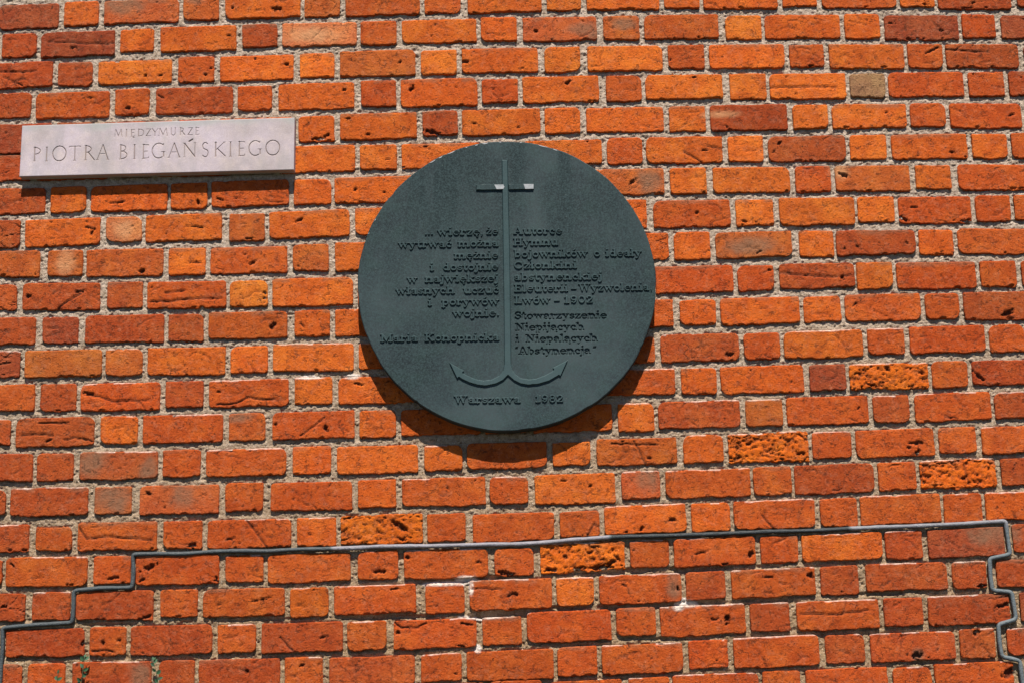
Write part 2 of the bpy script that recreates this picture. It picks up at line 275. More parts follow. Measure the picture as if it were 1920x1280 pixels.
# ------------------------------------------------------------------ measured brickwork (mm on the wall face):
# x_left x_right z_top_left z_top_right z_bottom_left z_bottom_right firing visible_size
BRICKS = """-1804 -1534 4124 4130 4053 4059 Q 0;-1516 -1387 4128 4130 4057 4059 O 0;-1368 -1099 4126 4129 4055 4058 O 0;-1080 -952 4131 4131 4060 4060 Q 0;-933 -664 4129 4129 4059 4059 O 0;-645 -517 4133 4133 4062 4062 O 0;-498 -229 4133 4130 4062 4059 Q 0;-210 -82 4136 4134 4065 4063 O 0;-63 206 4131 4126 4060 4055 O 0;225 353 4123 4121 4052 4050 Q 0;372 640 4119 4112 4048 4041 O 0;659 787 4111 4107 4040 4036 O 0;806 1074 4106 4098 4036 4027 Q 0;1093 1221 4098 4094 4027 4023 O 0;1240 1508 4094 4084 4023 4014 O 0;1527 1654 4085 4080 4014 4010 Q 0;1673 1941 4081 4071 4011 4000 O 0
-1760 -1554 3984 3987 3893 3898 D 445;-1533 -1414 3989 3991 3901 3903 Q 250;-1393 -1134 3989 3992 3903 3907 p 531;-1116 -994 3993 3995 3910 3911 b 224;-969 -708 3997 3999 3910 3912 O 441;-692 -570 3998 3998 3911 3911 b 187;-549 -291 3998 3999 3908 3908 Q 373;-272 -147 3999 3999 3911 3910 Q 154;-122 136 3999 3999 3908 3907 O 298;155 273 3997 3996 3909 3907 O 117;295 547 3997 3994 3906 3903 O 234;566 687 3995 3993 3905 3903 O 97;702 960 3993 3989 3899 3894 O 215;979 1097 3989 3987 3899 3897 O 76;1116 1374 3983 3977 3891 3884 Q 195;1389 1507 3977 3974 3887 3884 O 76;1522 1773 3971 3962 3874 3866 R 222;1796 1910 3966 3961 3874 3870 R 18
-1746 -1628 3875 3877 3789 3792 R 247;-1610 -1355 3875 3879 3785 3790 D 553;-1334 -1219 3880 3881 3797 3799 O 231;-1194 -931 3883 3885 3793 3796 O 573;-909 -788 3885 3886 3803 3803 R 243;-770 -512 3885 3885 3801 3801 P 527;-497 -373 3884 3884 3799 3799 Q 256;-353 -94 3886 3885 3802 3800 o 535;-78 46 3887 3886 3801 3799 O 260;69 325 3883 3880 3798 3794 p 532;349 473 3880 3878 3793 3791 b 262;492 749 3880 3875 3792 3787 Q 547;774 897 3870 3867 3783 3780 o 264;911 1171 3868 3861 3782 3775 O 546;1189 1309 3863 3860 3774 3771 O 260;1327 1582 3855 3846 3765 3757 D 561;1597 1710 3850 3845 3765 3762 Q 232;1732 1985 3842 3831 3757 3748 D 165
-1831 -1568 3766 3770 3674 3678 R 413;-1547 -1430 3763 3764 3678 3679 R 247;-1408 -1155 3764 3766 3679 3681 o 533;-1130 -1007 3772 3772 3680 3681 Q 280;-985 -732 3770 3771 3680 3681 o 561;-708 -590 3773 3773 3687 3687 o 247;-569 -309 3776 3776 3684 3684 b 588;-288 -166 3770 3770 3683 3683 o 261;-146 117 3772 3771 3684 3683 O 569;140 263 3771 3770 3680 3679 o 276;290 548 3768 3765 3679 3676 o 571;570 694 3765 3763 3680 3678 Q 260;712 971 3762 3757 3676 3672 o 546;991 1108 3754 3752 3673 3670 Q 235;1128 1385 3751 3744 3664 3657 O 554;1400 1518 3745 3741 3657 3654 Q 254;1532 1781 3741 3733 3656 3647 R 526;1802 1925 3733 3728 3648 3643 D 0
-1759 -1639 3656 3657 3568 3569 R 236;-1620 -1368 3652 3655 3562 3563 Q 574;-1347 -1230 3659 3660 3566 3567 Q 271;-1205 -941 3658 3660 3564 3565 R 627;-923 -806 3657 3658 3570 3570 O 256;-782 -522 3661 3662 3568 3568 O 606;-497 -377 3665 3665 3573 3574 Q 273;-359 -96 3665 3665 3569 3568 O 633;-79 44 3658 3657 3573 3573 Q 260;62 323 3663 3661 3570 3569 O 607;350 471 3658 3657 3567 3566 Q 275;486 750 3657 3653 3570 3567 o 571;777 901 3654 3652 3563 3561 o 282;915 1175 3649 3644 3558 3554 o 595;1192 1311 3642 3639 3557 3555 G 250;1325 1582 3643 3637 3554 3549 Q 571;1600 1721 3635 3632 3549 3546 Q 263;1740 1994 3633 3625 3548 3541 R 110
-1827 -1564 3542 3543 3438 3441 D 219;-1543 -1423 3543 3543 3442 3444 R 50;-1402 -1148 3540 3540 3445 3448 R 41;-1126 -1007 3540 3540 3443 3444 Q 12;-986 -732 3540 3541 3443 3445 O 43;-713 -591 3543 3543 3452 3453 O 280;-570 -307 3546 3546 3453 3455 O 614;-286 -166 3548 3548 3460 3461 R 265;-150 117 3547 3547 3458 3458 O 603;134 255 3547 3547 3455 3455 o 281;277 541 3543 3541 3456 3454 O 583;562 685 3540 3538 3452 3451 O 270;703 966 3540 3536 3450 3447 R 593;987 1106 3534 3532 3448 3446 o 259;1122 1375 3532 3526 3448 3442 O 539;1391 1510 3527 3524 3443 3440 Q 253;1528 1770 3524 3516 3437 3430 Q 531;1790 1915 3516 3511 3431 3426 R 0
-1749 -1633 3430 3430 3341 3342 R 169;-1612 -1362 3433 3434 3340 3341 R 107;-1341 -1222 3437 3437 3344 3345 Q 47;-1201 -939 3434 3434 3341 3342 Q 103;-924 -805 3434 3434 3345 3345 O 45;-780 -520 3435 3434 3342 3342 O 491;-502 -377 3432 3431 3345 3345 O 276;-359 -92 3431 3430 3343 3342 O 319;-77 45 3429 3428 3341 3340 O 0;61 325 3430 3428 3343 3342 O 301;344 464 3433 3432 3340 3339 Q 285;479 738 3431 3428 3339 3337 O 607;758 877 3427 3426 3337 3335 o 276;896 1159 3422 3419 3334 3331 R 597;1176 1298 3419 3416 3333 3332 o 266;1318 1574 3417 3412 3331 3326 O 569;1594 1711 3410 3407 3325 3323 O 253;1728 1983 3409 3402 3322 3317 Q 94
-1829 -1577 3312 3312 3222 3223 R 362;-1557 -1438 3312 3313 3224 3224 O 275;-1420 -1162 3312 3314 3222 3224 O 603;-1147 -1026 3313 3314 3224 3225 O 280;-1009 -747 3316 3317 3226 3227 Q 614;-728 -603 3315 3316 3228 3228 O 285;-589 -325 3316 3318 3228 3229 o 465;-307 -185 3317 3317 3228 3229 O 0;-167 94 3320 3321 3229 3229 O 0;112 254 3323 3322 3230 3230 O 0;273 533 3321 3320 3230 3229 b 418;555 677 3318 3317 3228 3227 o 286;701 961 3315 3312 3227 3224 O 594;982 1101 3312 3310 3222 3221 Q 279;1118 1369 3310 3305 3220 3216 b 585;1391 1510 3304 3301 3222 3219 O 256;1536 1790 3303 3294 3213 3206 Q 518
-1773 -1658 3198 3199 3105 3106 R 170;-1640 -1387 3198 3200 3106 3108 O 614;-1365 -1247 3199 3200 3113 3114 P 267;-1231 -974 3201 3203 3111 3113 O 609;-947 -828 3199 3200 3105 3106 b 295;-811 -541 3202 3204 3110 3111 O 661;-520 -396 3206 3207 3112 3112 o 149;-378 -115 3206 3207 3115 3115 O 0;-97 24 3210 3210 3116 3115 O 0;42 326 3210 3209 3116 3115 O 0;344 468 3210 3209 3112 3112 O 92;492 752 3204 3202 3110 3108 Q 648;772 898 3199 3198 3110 3109 o 295;920 1173 3201 3197 3105 3103 O 634;1186 1308 3197 3195 3110 3109 o 278;1324 1568 3193 3188 3100 3097 Q 591;1585 1701 3191 3188 3100 3099 Q 275;1716 1972 3187 3179 3101 3096 Q 74
-1843 -1588 3095 3090 3007 3000 b 319;-1559 -1443 3089 3087 3001 2999 b 272;-1428 -1171 3087 3085 2995 2991 b 642;-1150 -1028 3084 3083 2992 2991 o 300;-1010 -752 3082 3082 2993 2992 Q 623;-731 -612 3084 3084 2994 2994 b 287;-588 -328 3087 3088 2990 2991 O 232;-310 -190 3087 3087 2994 2994 O 0;-172 87 3087 3088 2997 2998 O 0;105 261 3087 3087 2997 2997 O 0;279 537 3090 3090 2996 2997 O 170;556 677 3090 3090 2994 2994 O 313;697 953 3086 3084 2997 2997 b 606;980 1095 3084 3082 2994 2994 o 273;1105 1370 3081 3076 2996 2993 R 596;1383 1497 3076 3073 2990 2987 O 263;1515 1771 3077 3068 2989 2982 Q 522
-1778 -1661 2976 2973 2889 2885 R 134;-1640 -1381 2977 2972 2884 2878 R 658;-1356 -1238 2972 2971 2883 2881 R 287;-1220 -957 2968 2966 2877 2875 Q 651;-943 -817 2965 2964 2875 2875 o 304;-800 -530 2967 2967 2872 2872 O 693;-512 -390 2965 2966 2870 2870 O 8;-372 -115 2965 2966 2873 2874 O 0;-96 26 2969 2969 2876 2877 O 0;44 310 2972 2973 2879 2881 O 0;328 469 2972 2972 2879 2880 O 0;489 748 2972 2972 2881 2882 Q 637;765 885 2968 2967 2880 2880 Q 286;906 1157 2970 2968 2885 2884 R 575;1166 1285 2967 2966 2878 2877 O 290;1300 1564 2964 2960 2873 2869 Q 649;1581 1699 2961 2958 2873 2870 Q 281;1720 1978 2959 2951 2873 2864 R 16
-1845 -1594 2862 2859 2772 2769 R 294;-1569 -1451 2858 2857 2768 2767 D 289;-1426 -1164 2858 2857 2765 2764 R 668;-1147 -1031 2855 2854 2762 2762 R 296;-1013 -751 2857 2856 2766 2766 Q 651;-725 -608 2855 2855 2769 2769 O 273;-589 -329 2855 2855 2764 2765 O 233;-311 -188 2855 2855 2766 2767 O 0;-171 85 2855 2855 2766 2767 O 0;103 258 2856 2856 2766 2767 O 0;279 541 2857 2858 2766 2766 Q 183;565 684 2854 2854 2769 2769 O 280;702 964 2856 2856 2766 2766 O 646;980 1102 2855 2855 2769 2769 O 287;1118 1370 2857 2856 2767 2766 Q 624;1387 1498 2853 2852 2769 2767 Q 258;1516 1770 2854 2852 2762 2758 R 513
-1753 -1642 2746 2745 2659 2657 D 161;-1624 -1369 2745 2743 2655 2652 b 643;-1354 -1234 2742 2741 2653 2652 b 296;-1215 -957 2741 2740 2650 2648 O 658;-938 -816 2739 2738 2651 2651 O 297;-796 -530 2742 2741 2651 2650 o 672;-511 -389 2739 2738 2651 2651 O 144;-372 -114 2739 2738 2648 2648 O 0;-96 26 2736 2736 2648 2648 O 0;43 331 2736 2735 2648 2648 O 0;352 473 2735 2735 2646 2646 Q 121;495 755 2738 2738 2646 2646 R 670;773 891 2735 2735 2646 2647 Q 294;906 1167 2737 2738 2646 2647 O 660;1185 1306 2739 2739 2653 2653 Q 291;1326 1575 2740 2741 2651 2651 Q 617;1591 1706 2740 2741 2650 2650 Q 292;1725 1967 2739 2741 2649 2649 R 0
-1843 -1589 2632 2631 2545 2544 Q 282;-1568 -1451 2630 2630 2541 2541 R 293;-1434 -1173 2628 2626 2536 2534 Q 676;-1152 -1029 2626 2625 2540 2540 R 297;-1008 -746 2627 2626 2537 2536 Q 664;-724 -601 2629 2628 2539 2538 o 312;-580 -320 2625 2625 2535 2535 O 531;-302 -181 2627 2627 2537 2537 O 0;-163 96 2624 2624 2537 2537 O 0;114 255 2624 2624 2537 2537 O 0;276 536 2625 2624 2538 2538 Q 457;558 674 2622 2622 2536 2537 O 283;689 963 2624 2623 2533 2534 O 697;984 1102 2622 2622 2535 2535 D 290;1116 1376 2621 2620 2536 2537 X 618;1389 1506 2623 2622 2535 2535 Q 292;1524 1778 2621 2621 2540 2540 R 394
-1782 -1665 2513 2513 2433 2432 R 78;-1645 -1388 2517 2516 2422 2420 R 700;-1366 -1244 2515 2515 2424 2424 O 316;-1225 -963 2515 2514 2422 2420 Q 703;-941 -823 2513 2513 2423 2423 b 307;-797 -528 2513 2513 2424 2423 Q 687;-510 -392 2510 2510 2422 2422 O 296;-373 -113 2510 2510 2424 2424 O 445;-95 43 2507 2507 2425 2425 O 53;63 322 2510 2510 2423 2423 O 389;344 461 2511 2511 2416 2416 O 316;476 745 2512 2513 2423 2424 R 685;765 886 2511 2511 2422 2422 b 307;901 1169 2514 2515 2423 2424 Q 699;1187 1304 2512 2513 2423 2423 R 300;1324 1573 2515 2516 2423 2424 Q 658;1588 1843 2513 2515 2425 2425 R 247
-1841 -1586 2402 2398 2311 2309 R 283;-1571 -1453 2398 2397 2308 2308 R 305;-1431 -1175 2399 2396 2307 2306 p 678;-1157 -1035 2398 2397 2309 2309 Q 312;-1014 -753 2395 2394 2306 2306 Q 670;-730 -606 2396 2396 2306 2306 O 324;-585 -320 2393 2393 2303 2303 O 691;-298 -174 2388 2388 2306 2306 O 296;-157 103 2391 2391 2305 2306 Q 645;124 246 2387 2387 2310 2310 O 270;269 531 2393 2394 2305 2306 Q 675;554 683 2398 2398 2308 2308 O 336;701 963 2398 2400 2303 2304 X 725;978 1104 2398 2398 2311 2311 Q 318;1122 1377 2398 2400 2307 2309 Q 677;1394 1515 2401 2402 2315 2316 Q 300;1535 1791 2398 2400 2310 2312 Q 357
-1786 -1671 2284 2282 2202 2200 R 46;-1654 -1402 2286 2284 2195 2191 R 684;-1378 -1259 2282 2282 2195 2193 p 309;-1230 -973 2281 2280 2188 2186 p 707;-951 -828 2283 2283 2192 2191 Q 329;-802 -537 2278 2278 2187 2186 Q 718;-517 -394 2279 2280 2191 2191 O 322;-373 -101 2280 2281 2188 2189 Q 734;-86 39 2279 2279 2188 2189 Q 333;62 323 2281 2282 2184 2185 O 748;346 470 2284 2285 2194 2195 p 330;490 766 2283 2285 2193 2195 Q 736;778 900 2287 2287 2196 2197 Q 325;912 1171 2288 2290 2193 2195 R 725;1186 1308 2290 2291 2199 2200 Q 325;1323 1570 2292 2294 2199 2201 X 680;1590 1850 2291 2293 2203 2205 R 192
-1842 -1591 2170 2166 2084 2078 R 244;-1566 -1451 2159 2158 2081 2078 Q 271;-1430 -1174 2167 2165 2077 2074 Q 693;-1152 -1026 2163 2163 2074 2073 Q 337;-1007 -737 2162 2162 2071 2070 Q 737;-716 -590 2161 2162 2070 2070 O 344;-574 -308 2165 2166 2072 2073 X 736;-292 -169 2162 2163 2074 2075 Q 323;-144 120 2158 2160 2066 2068 Q 731;140 267 2158 2160 2076 2078 Q 312;285 550 2172 2175 2080 2084 O 723;569 693 2173 2175 2083 2084 O 337;708 969 2176 2180 2084 2087 Q 720;989 1107 2177 2179 2086 2087 Q 320;1120 1380 2182 2185 2088 2091 Q 733;1392 1514 2181 2183 2089 2090 Q 336;1529 1786 2182 2185 2094 2096 O 328
-1796 -1674 2055 2053 1970 1967 Q 18;-1659 -1398 2061 2057 1968 1963 Q 736;-1375 -1257 2056 2055 1970 1969 Q 307;-1238 -970 2055 2053 1961 1958 Q 765;-947 -826 2048 2048 1960 1959 Q 325;-810 -545 2047 2047 1956 1956 Q 726;-519 -390 2050 2050 1958 1959 Q 356;-369 -98 2048 2049 1956 1957 Q 756;-76 50 2045 2046 1957 1958 Q 336;73 345 2056 2059 1962 1965 X 780;364 489 2058 2060 1971 1972 Q 332;506 768 2060 2064 1969 1973 Q 718;788 907 2061 2063 1973 1975 Q 316;922 1181 2062 2066 1974 1978 O 693;1193 1310 2065 2067 1976 1978 R 314;1331 1576 2067 2071 1975 1979 D 680;1606 1724 2076 2079 1988 1990 R 100
-1849 -1594 1950 1944 1866 1857 R 215;-1570 -1449 1946 1944 1859 1856 R 325;-1429 -1181 1946 1943 1854 1849 R 704;-1156 -1038 1943 1942 1858 1856 Q 310;-1019 -757 1940 1939 1852 1851 Q 705;-737 -616 1936 1936 1844 1844 O 345;-596 -333 1938 1940 1848 1849 Q 732;-301 -177 1938 1939 1841 1843 Q 368;-159 106 1944 1947 1849 1852 Q 773;121 241 1945 1946 1855 1857 o 331;260 523 1948 1951 1856 1861 Q 732;540 666 1951 1953 1863 1865 R 341;687 955 1954 1958 1864 1869 Q 737;975 1095 1958 1960 1867 1869 R 332;1122 1382 1961 1964 1873 1876 R 702;1401 1509 1962 1963 1874 1875 R 289;1544 1793 1964 1966 1874 1875 R 248
-1928 -1677 1828 1824 1748 1741 R 0;-1650 -1401 1829 1827 1745 1740 R 659;-1381 -1266 1830 1829 1740 1739 Q 323;-1250 -990 1830 1830 1738 1736 R 750;-970 -849 1826 1827 1738 1738 Q 332;-829 -571 1826 1827 1733 1734 R 742;-554 -430 1825 1826 1733 1734 Q 353;-405 -141 1823 1826 1732 1735 Q 751;-120 5 1825 1827 1738 1739 Q 341;23 292 1838 1841 1741 1745 Q 811;310 436 1844 1846 1754 1756 Q 353;452 724 1844 1848 1749 1754 Q 801;741 866 1846 1848 1757 1759 R 347;890 1153 1847 1850 1755 1759 Q 753;1171 1294 1850 1852 1761 1763 R 339;1314 1573 1853 1856 1761 1763 R 747;1610 1719 1857 1858 1767 1768 D 35
-1843 -1596 1726 1719 1636 1631 R 131;-1576 -1459 1721 1719 1633 1631 Q 225;-1433 -1183 1721 1718 1632 1629 R 525;-1156 -1045 1719 1718 1630 1629 R 249;-1029 -772 1717 1717 1628 1628 R 608;-755 -635 1717 1717 1628 1628 Q 307;-612 -340 1712 1715 1626 1628 R 717;-319 -191 1715 1717 1629 1630 Q 348;-172 104 1719 1723 1626 1630 Q 809;118 243 1725 1727 1636 1638 Q 352;260 517 1727 1731 1635 1639 Q 747;538 661 1735 1737 1646 1648 Q 347;682 954 1739 1744 1644 1648 Q 820;976 1099 1740 1742 1650 1652 R 346;1120 1389 1740 1743 1650 1655 R 756;1407 1517 1747 1748 1654 1656 R 321;1558 1805 1746 1747 1659 1662 R 147
-1747 -1645 1613 1614 1524 1526 Q 0;-1628 -1379 1611 1613 1523 1525 Q 0;-1360 -1238 1616 1617 1527 1528 Q 0;-1218 -960 1615 1616 1526 1528 Q 0;-941 -819 1619 1620 1531 1531 Q 0;-802 -553 1618 1619 1530 1531 Q 0;-533 -405 1622 1623 1534 1534 Q 0;-385 -122 1621 1623 1533 1534 Q 0;-105 62 1625 1626 1537 1537 Q 41;82 319 1619 1621 1528 1529 Q 63;342 470 1624 1625 1533 1534 Q 74;482 753 1628 1630 1537 1539 Q 249;769 887 1631 1633 1540 1542 Q 141;907 1164 1633 1637 1542 1545 Q 377;1184 1304 1633 1635 1542 1544 Q 195;1318 1567 1639 1644 1547 1553 Q 506;1608 1732 1645 1648 1553 1557 R 0"""
PITS = "-944 3951 9.0 4.8 0;-789 3943 18.1 10.9 0;-1494 3818 18.1 6.0 0;-956 3848 12.1 4.8 0;-252 3827 6.0 7.2 0;114 3833 8.4 9.7 0;163 3832 4.8 3.6 0;-754 3736 8.4 8.4 30;-865 3759 4.8 8.4 0;-1192 3707 8.4 4.8 0;-1244 3708 4.8 8.4 0;-1016 3728 7.2 4.8 0;-1038 3705 8.4 6.0 0;-362 3731 7.2 7.2 0;-133 3726 18.1 7.2 0;63 3696 12.1 4.8 20;-1303 3593 9.7 9.7 0;-1187 3628 18.1 4.8 -25;-1439 3632 21.1 3.0 0;-323 3632 8.4 18.1 -20;-40 3624 4.8 4.8 0;219 3640 14.5 9.7 40;-554 3635 9.7 6.0 0;-542 3530 14.5 5.4 0;-475 3471 9.7 7.2 0;-111 3499 14.5 6.0 0;42 3482 7.2 6.0 0;-255 3472 36.2 10.9 -15;-646 3460 27.1 8.4 0;-616 3472 12.1 7.2 30;-409 3379 9.7 4.2 0;-357 3349 8.4 6.0 0;-280 3420 9.7 3.6 0;275 3423 5.4 3.6 0;427 3275 22.9 7.2 35;-519 3274 8.4 4.8 0;-422 3262 8.4 4.8 0;-980 3253 21.1 4.8 -20;-925 3255 5.4 4.2 0;-1056 3246 6.0 13.3 0;-1344 3252 27.1 2.4 -5;-1313 3253 15.1 3.0 10;-1426 3165 21.1 4.8 -10;-1413 3149 13.3 7.2 60;-1063 3158 36.2 4.2 -8;-713 3170 16.9 7.2 20;-882 3112 18.1 4.8 0;1146 3277 21.1 8.4 -25;637 3159 10.9 7.2 0;801 3122 18.1 4.8 -15;1337 3116 19.3 8.4 -25;1547 3104 21.1 7.2 0;1373 3156 15.1 4.2 0;-866 3027 15.7 7.2 25;-893 3056 6.0 4.8 0;-1241 3007 7.2 15.1 -40;-1061 3033 21.1 3.0 0;1173 3024 10.9 6.0 0;1339 3033 9.7 6.0 -35;1131 3018 4.8 4.8 0;842 3014 13.3 3.6 30;-1446 2944 21.1 4.8 10;-1620 2931 12.1 8.4 0;-826 2921 8.4 7.2 0;-826 2902 7.2 4.8 0;874 2951 7.2 7.2 0;1115 2920 6.0 15.7 0;-799 2807 16.9 13.3 40;-701 2807 15.1 4.8 -45;1150 2824 10.9 4.8 45;1661 2779 24.1 13.3 20;-512 2601 16.9 4.8 -10;-1409 2594 22.9 8.4 -10;-972 2587 15.7 4.2 -15;1544 2570 29.0 9.0 -45;-1534 2442 15.1 4.8 20;1139 2476 7.2 6.0 45;-789 2475 6.0 8.4 0;-624 2455 9.7 15.7 30;1314 2353 27.1 7.2 0;1293 2339 12.1 7.2 0;1320 2321 7.2 15.1 -30;439 2328 13.3 4.8 0;-1204 2257 12.1 8.4 -30;156 2261 8.4 5.4 0;243 2242 8.4 6.0 30;-223 2250 8.4 3.6 0;-1513 2159 48.3 7.2 0;-932 2101 18.1 4.2 0;-1053 2084 15.7 12.1 0;-382 2126 31.4 13.3 -35;-376 2083 18.1 6.0 0;-538 2162 18.1 7.2 20;505 2123 16.9 7.8 0;405 2096 12.1 8.4 45;353 2088 8.4 4.8 0;-674 2111 7.2 3.6 0;-1641 2037 10.9 6.0 -40;-1311 1985 24.1 7.2 10;-1196 2016 31.4 10.9 25;-1218 1976 12.1 6.0 30;-976 1973 8.4 15.1 -20;-444 1981 21.1 8.4 0;-357 2025 8.4 8.4 0;-129 2004 15.1 3.6 0;-38 1964 36.2 12.1 -15;106 1972 27.1 8.4 0;192 1972 24.1 9.7 10;267 1976 36.2 12.1 5;302 1992 24.1 8.4 20;153 2013 12.1 6.0 0;234 2023 9.7 4.8 0;592 2013 24.1 4.2 10;753 2008 9.7 21.1 -15;285 1975 24.1 12.1 0;-1659 1904 13.3 8.4 0;-826 1905 31.4 5.4 10;-970 1893 10.9 4.8 0;-1204 1857 30.2 7.2 15;-396 1926 19.3 5.4 5;-29 1896 18.1 6.0 15;-8 1895 8.4 8.4 0;340 1917 13.3 3.6 -20;511 1901 4.8 12.1 0;806 1929 21.1 4.8 0;944 1929 15.1 13.3 -30;1491 1882 15.1 7.2 0;-1288 1786 6.0 5.4 0;-1340 1779 8.4 12.1 0;-1405 1778 8.4 9.7 0;-631 1778 16.9 6.0 20;-391 1787 8.4 10.9 -40;-163 1806 27.1 3.6 -10;-192 1739 21.1 4.8 -15;666 1800 9.7 22.9 -15;626 1801 15.1 6.0 0;1554 1818 27.1 10.9 15;-876 1677 7.2 7.2 0;-700 1692 9.7 6.0 0;1267 1669 18.1 20.5 0;1461 1736 15.1 12.1 30;1552 1608 27.1 18.1 30;721 2666 18.1 9.7 0;1473 3892 8.4 4.8 0;1641 3893 9.7 6.0 10;1350 3825 13.3 5.4 -10;1521 3794 12.1 6.0 0;1484 3719 27.1 5.4 25;693 3716 12.1 4.8 0;1061 3676 9.7 5.4 0;653 3645 7.2 3.6 0;1618 3630 9.7 4.8 0;1306 3496 15.7 4.8 0;1739 3477 16.9 4.8 20;933 3398 13.3 7.2 30;913 3369 8.4 4.8 30;1520 3348 10.9 5.4 -20;676 3380 15.1 4.8 0;1464 2231 12.1 8.4 0;1402 2251 21.1 6.0 20;1506 2242 10.9 4.8 -40;768 2363 10.9 8.4 0;730 2320 18.1 7.2 10;935 2328 18.1 7.2 0;670 1976 15.7 4.8 10;1222 2558 12.1 6.0 0;1153 2584 10.9 4.8 0;1243 2603 14.5 8.4 -40;1354 2587 15.7 5.4 0;1186 2550 21.1 6.0 -20"
CRACKS = "-1585 3840,-1508 3839,-1464 3830,-1358 3829;-1751 3738,-1677 3733,-1622 3736;-1738 3716,-1700 3699,-1669 3682;-1519 2885,-1490 2909,-1437 2941;-1209 2900,-1143 2899,-1083 2907,-970 2906;-1162 2930,-1120 2932,-1096 2935;907 2939,975 2931,1058 2922,1142 2922;-706 2434,-665 2462,-624 2494;-1427 2594,-1373 2584,-1326 2566,-1208 2567;-983 2546,-919 2547,-878 2569,-854 2560,-789 2557;392 2385,405 2361,426 2305;318 2378,470 2371;1468 2278,1472 2249,1480 2213;-1425 2147,-1401 2114,-1337 2121,-1279 2115,-1187 2105;-880 2157,-851 2122,-816 2072;228 2080,250 2117,268 2105;798 2131,811 2110,833 2085;-149 1919,-103 1919,-57 1914;-1373 1755,-1328 1757,-1305 1750;-769 1783,-751 1760,-728 1735;-403 1818,-380 1801,-328 1802,-300 1815;1533 3721,1680 3707;605 3378,638 3355,664 3338;688 3392,749 3381;914 3599,1019 3599,1141 3593;901 1811,1015 1805,1073 1812,1119 1816;-1709 2702,-1673 2707;-1571 2500,-1477 2498;-1628 2460,-1552 2464,-1523 2457;-1487 2441,-1446 2448,-1393 2435;-872 3470,-823 3456,-793 3461;1494 1660,1515 1642"
STAINS = "-1325 3969 78 36 g;-1082 3981 36 18 g;-670 3843 103 36 l;272 3834 54 30 g;415 3850 42 24 g;482 3271 54 51 g;1132 3287 36 30 l;814 3035 90 36 g;-1305 3159 42 36 l;-1385 2364 54 54 g;-1203 2336 36 42 g;-1317 2245 72 54 g;-1085 2244 45 54 g;430 2255 48 42 g;500 1912 30 48 g;-1217 1673 42 60 g;1273 1671 24 30 g;-105 1828 78 8 w;21 1840 13 8 w;537 1852 33 13 w;-136 1726 11 11 w;-240 1936 72 7 w;-154 1925 8 30 w;1541 2049 90 42 g;737 3506 72 15 l;-1501 3046 36 42 l;-912 2499 54 18 g;1146 3308 72 8 g;335 2650 36 12 g;-535 2626 24 8 w;-677 2627 48 6 w;514 1844 21 12 w;-171 1954 36 8 w;-787 3442 48 18 g;314 3813 30 24 g"
COL = {'o': (.530, .113, .0145), 'O': (.475, .092, .0125), 'Q': (.400, .071, .0120), 'R': (.330, .058, .0130), 'D': (.270, .051, .0170),
       'b': (.400, .088, .017), 'P': (.47, .135, .045), 'p': (.39, .078, .020), 'G': (.30, .150, .066), 'X': (.52, .108, .009)}
bricks = []
for ci, line in enumerate(BRICKS.strip().split('\n')):
    for t in line.split(';'):
        a = t.split(); v = [float(q) / 1000 for q in a[:6]]
        bricks.append(dict(x0=v[0] - .0008, x1=v[1] + .0008, ztl=v[2] + .0005, ztr=v[3] + .0005, zbl=v[4] - .0005, zbr=v[5] - .0005, c=a[6], vis=int(a[7]), row=ci))
pits = [tuple(float(q) for q in p.split()) for p in PITS.split(';')]
cracks = [[tuple(float(q) / 1000 for q in s.split()) for s in c.split(',')] for c in CRACKS.split(';')]
stains = [(*[float(q) / 1000 for q in s.split()[:4]], s.split()[4]) for s in STAINS.split(';')]

wall = empty('brick_wall', (0, 0, 0), 'tall old orange-red brick wall with pale sandy mortar behind both plaques', 'wall')

def seg_dist(X, Z, pts):
    d = np.full(X.shape, 9.0)
    for (ax, az), (bx, bz) in zip(pts[:-1], pts[1:]):
        dx, dz = bx - ax, bz - az; L = dx * dx + dz * dz + 1e-12
        t = np.clip(((X - ax) * dx + (Z - az) * dz) / L, 0, 1)
        d = np.minimum(d, np.hypot(X - ax - t * dx, Z - az - t * dz))
    return d

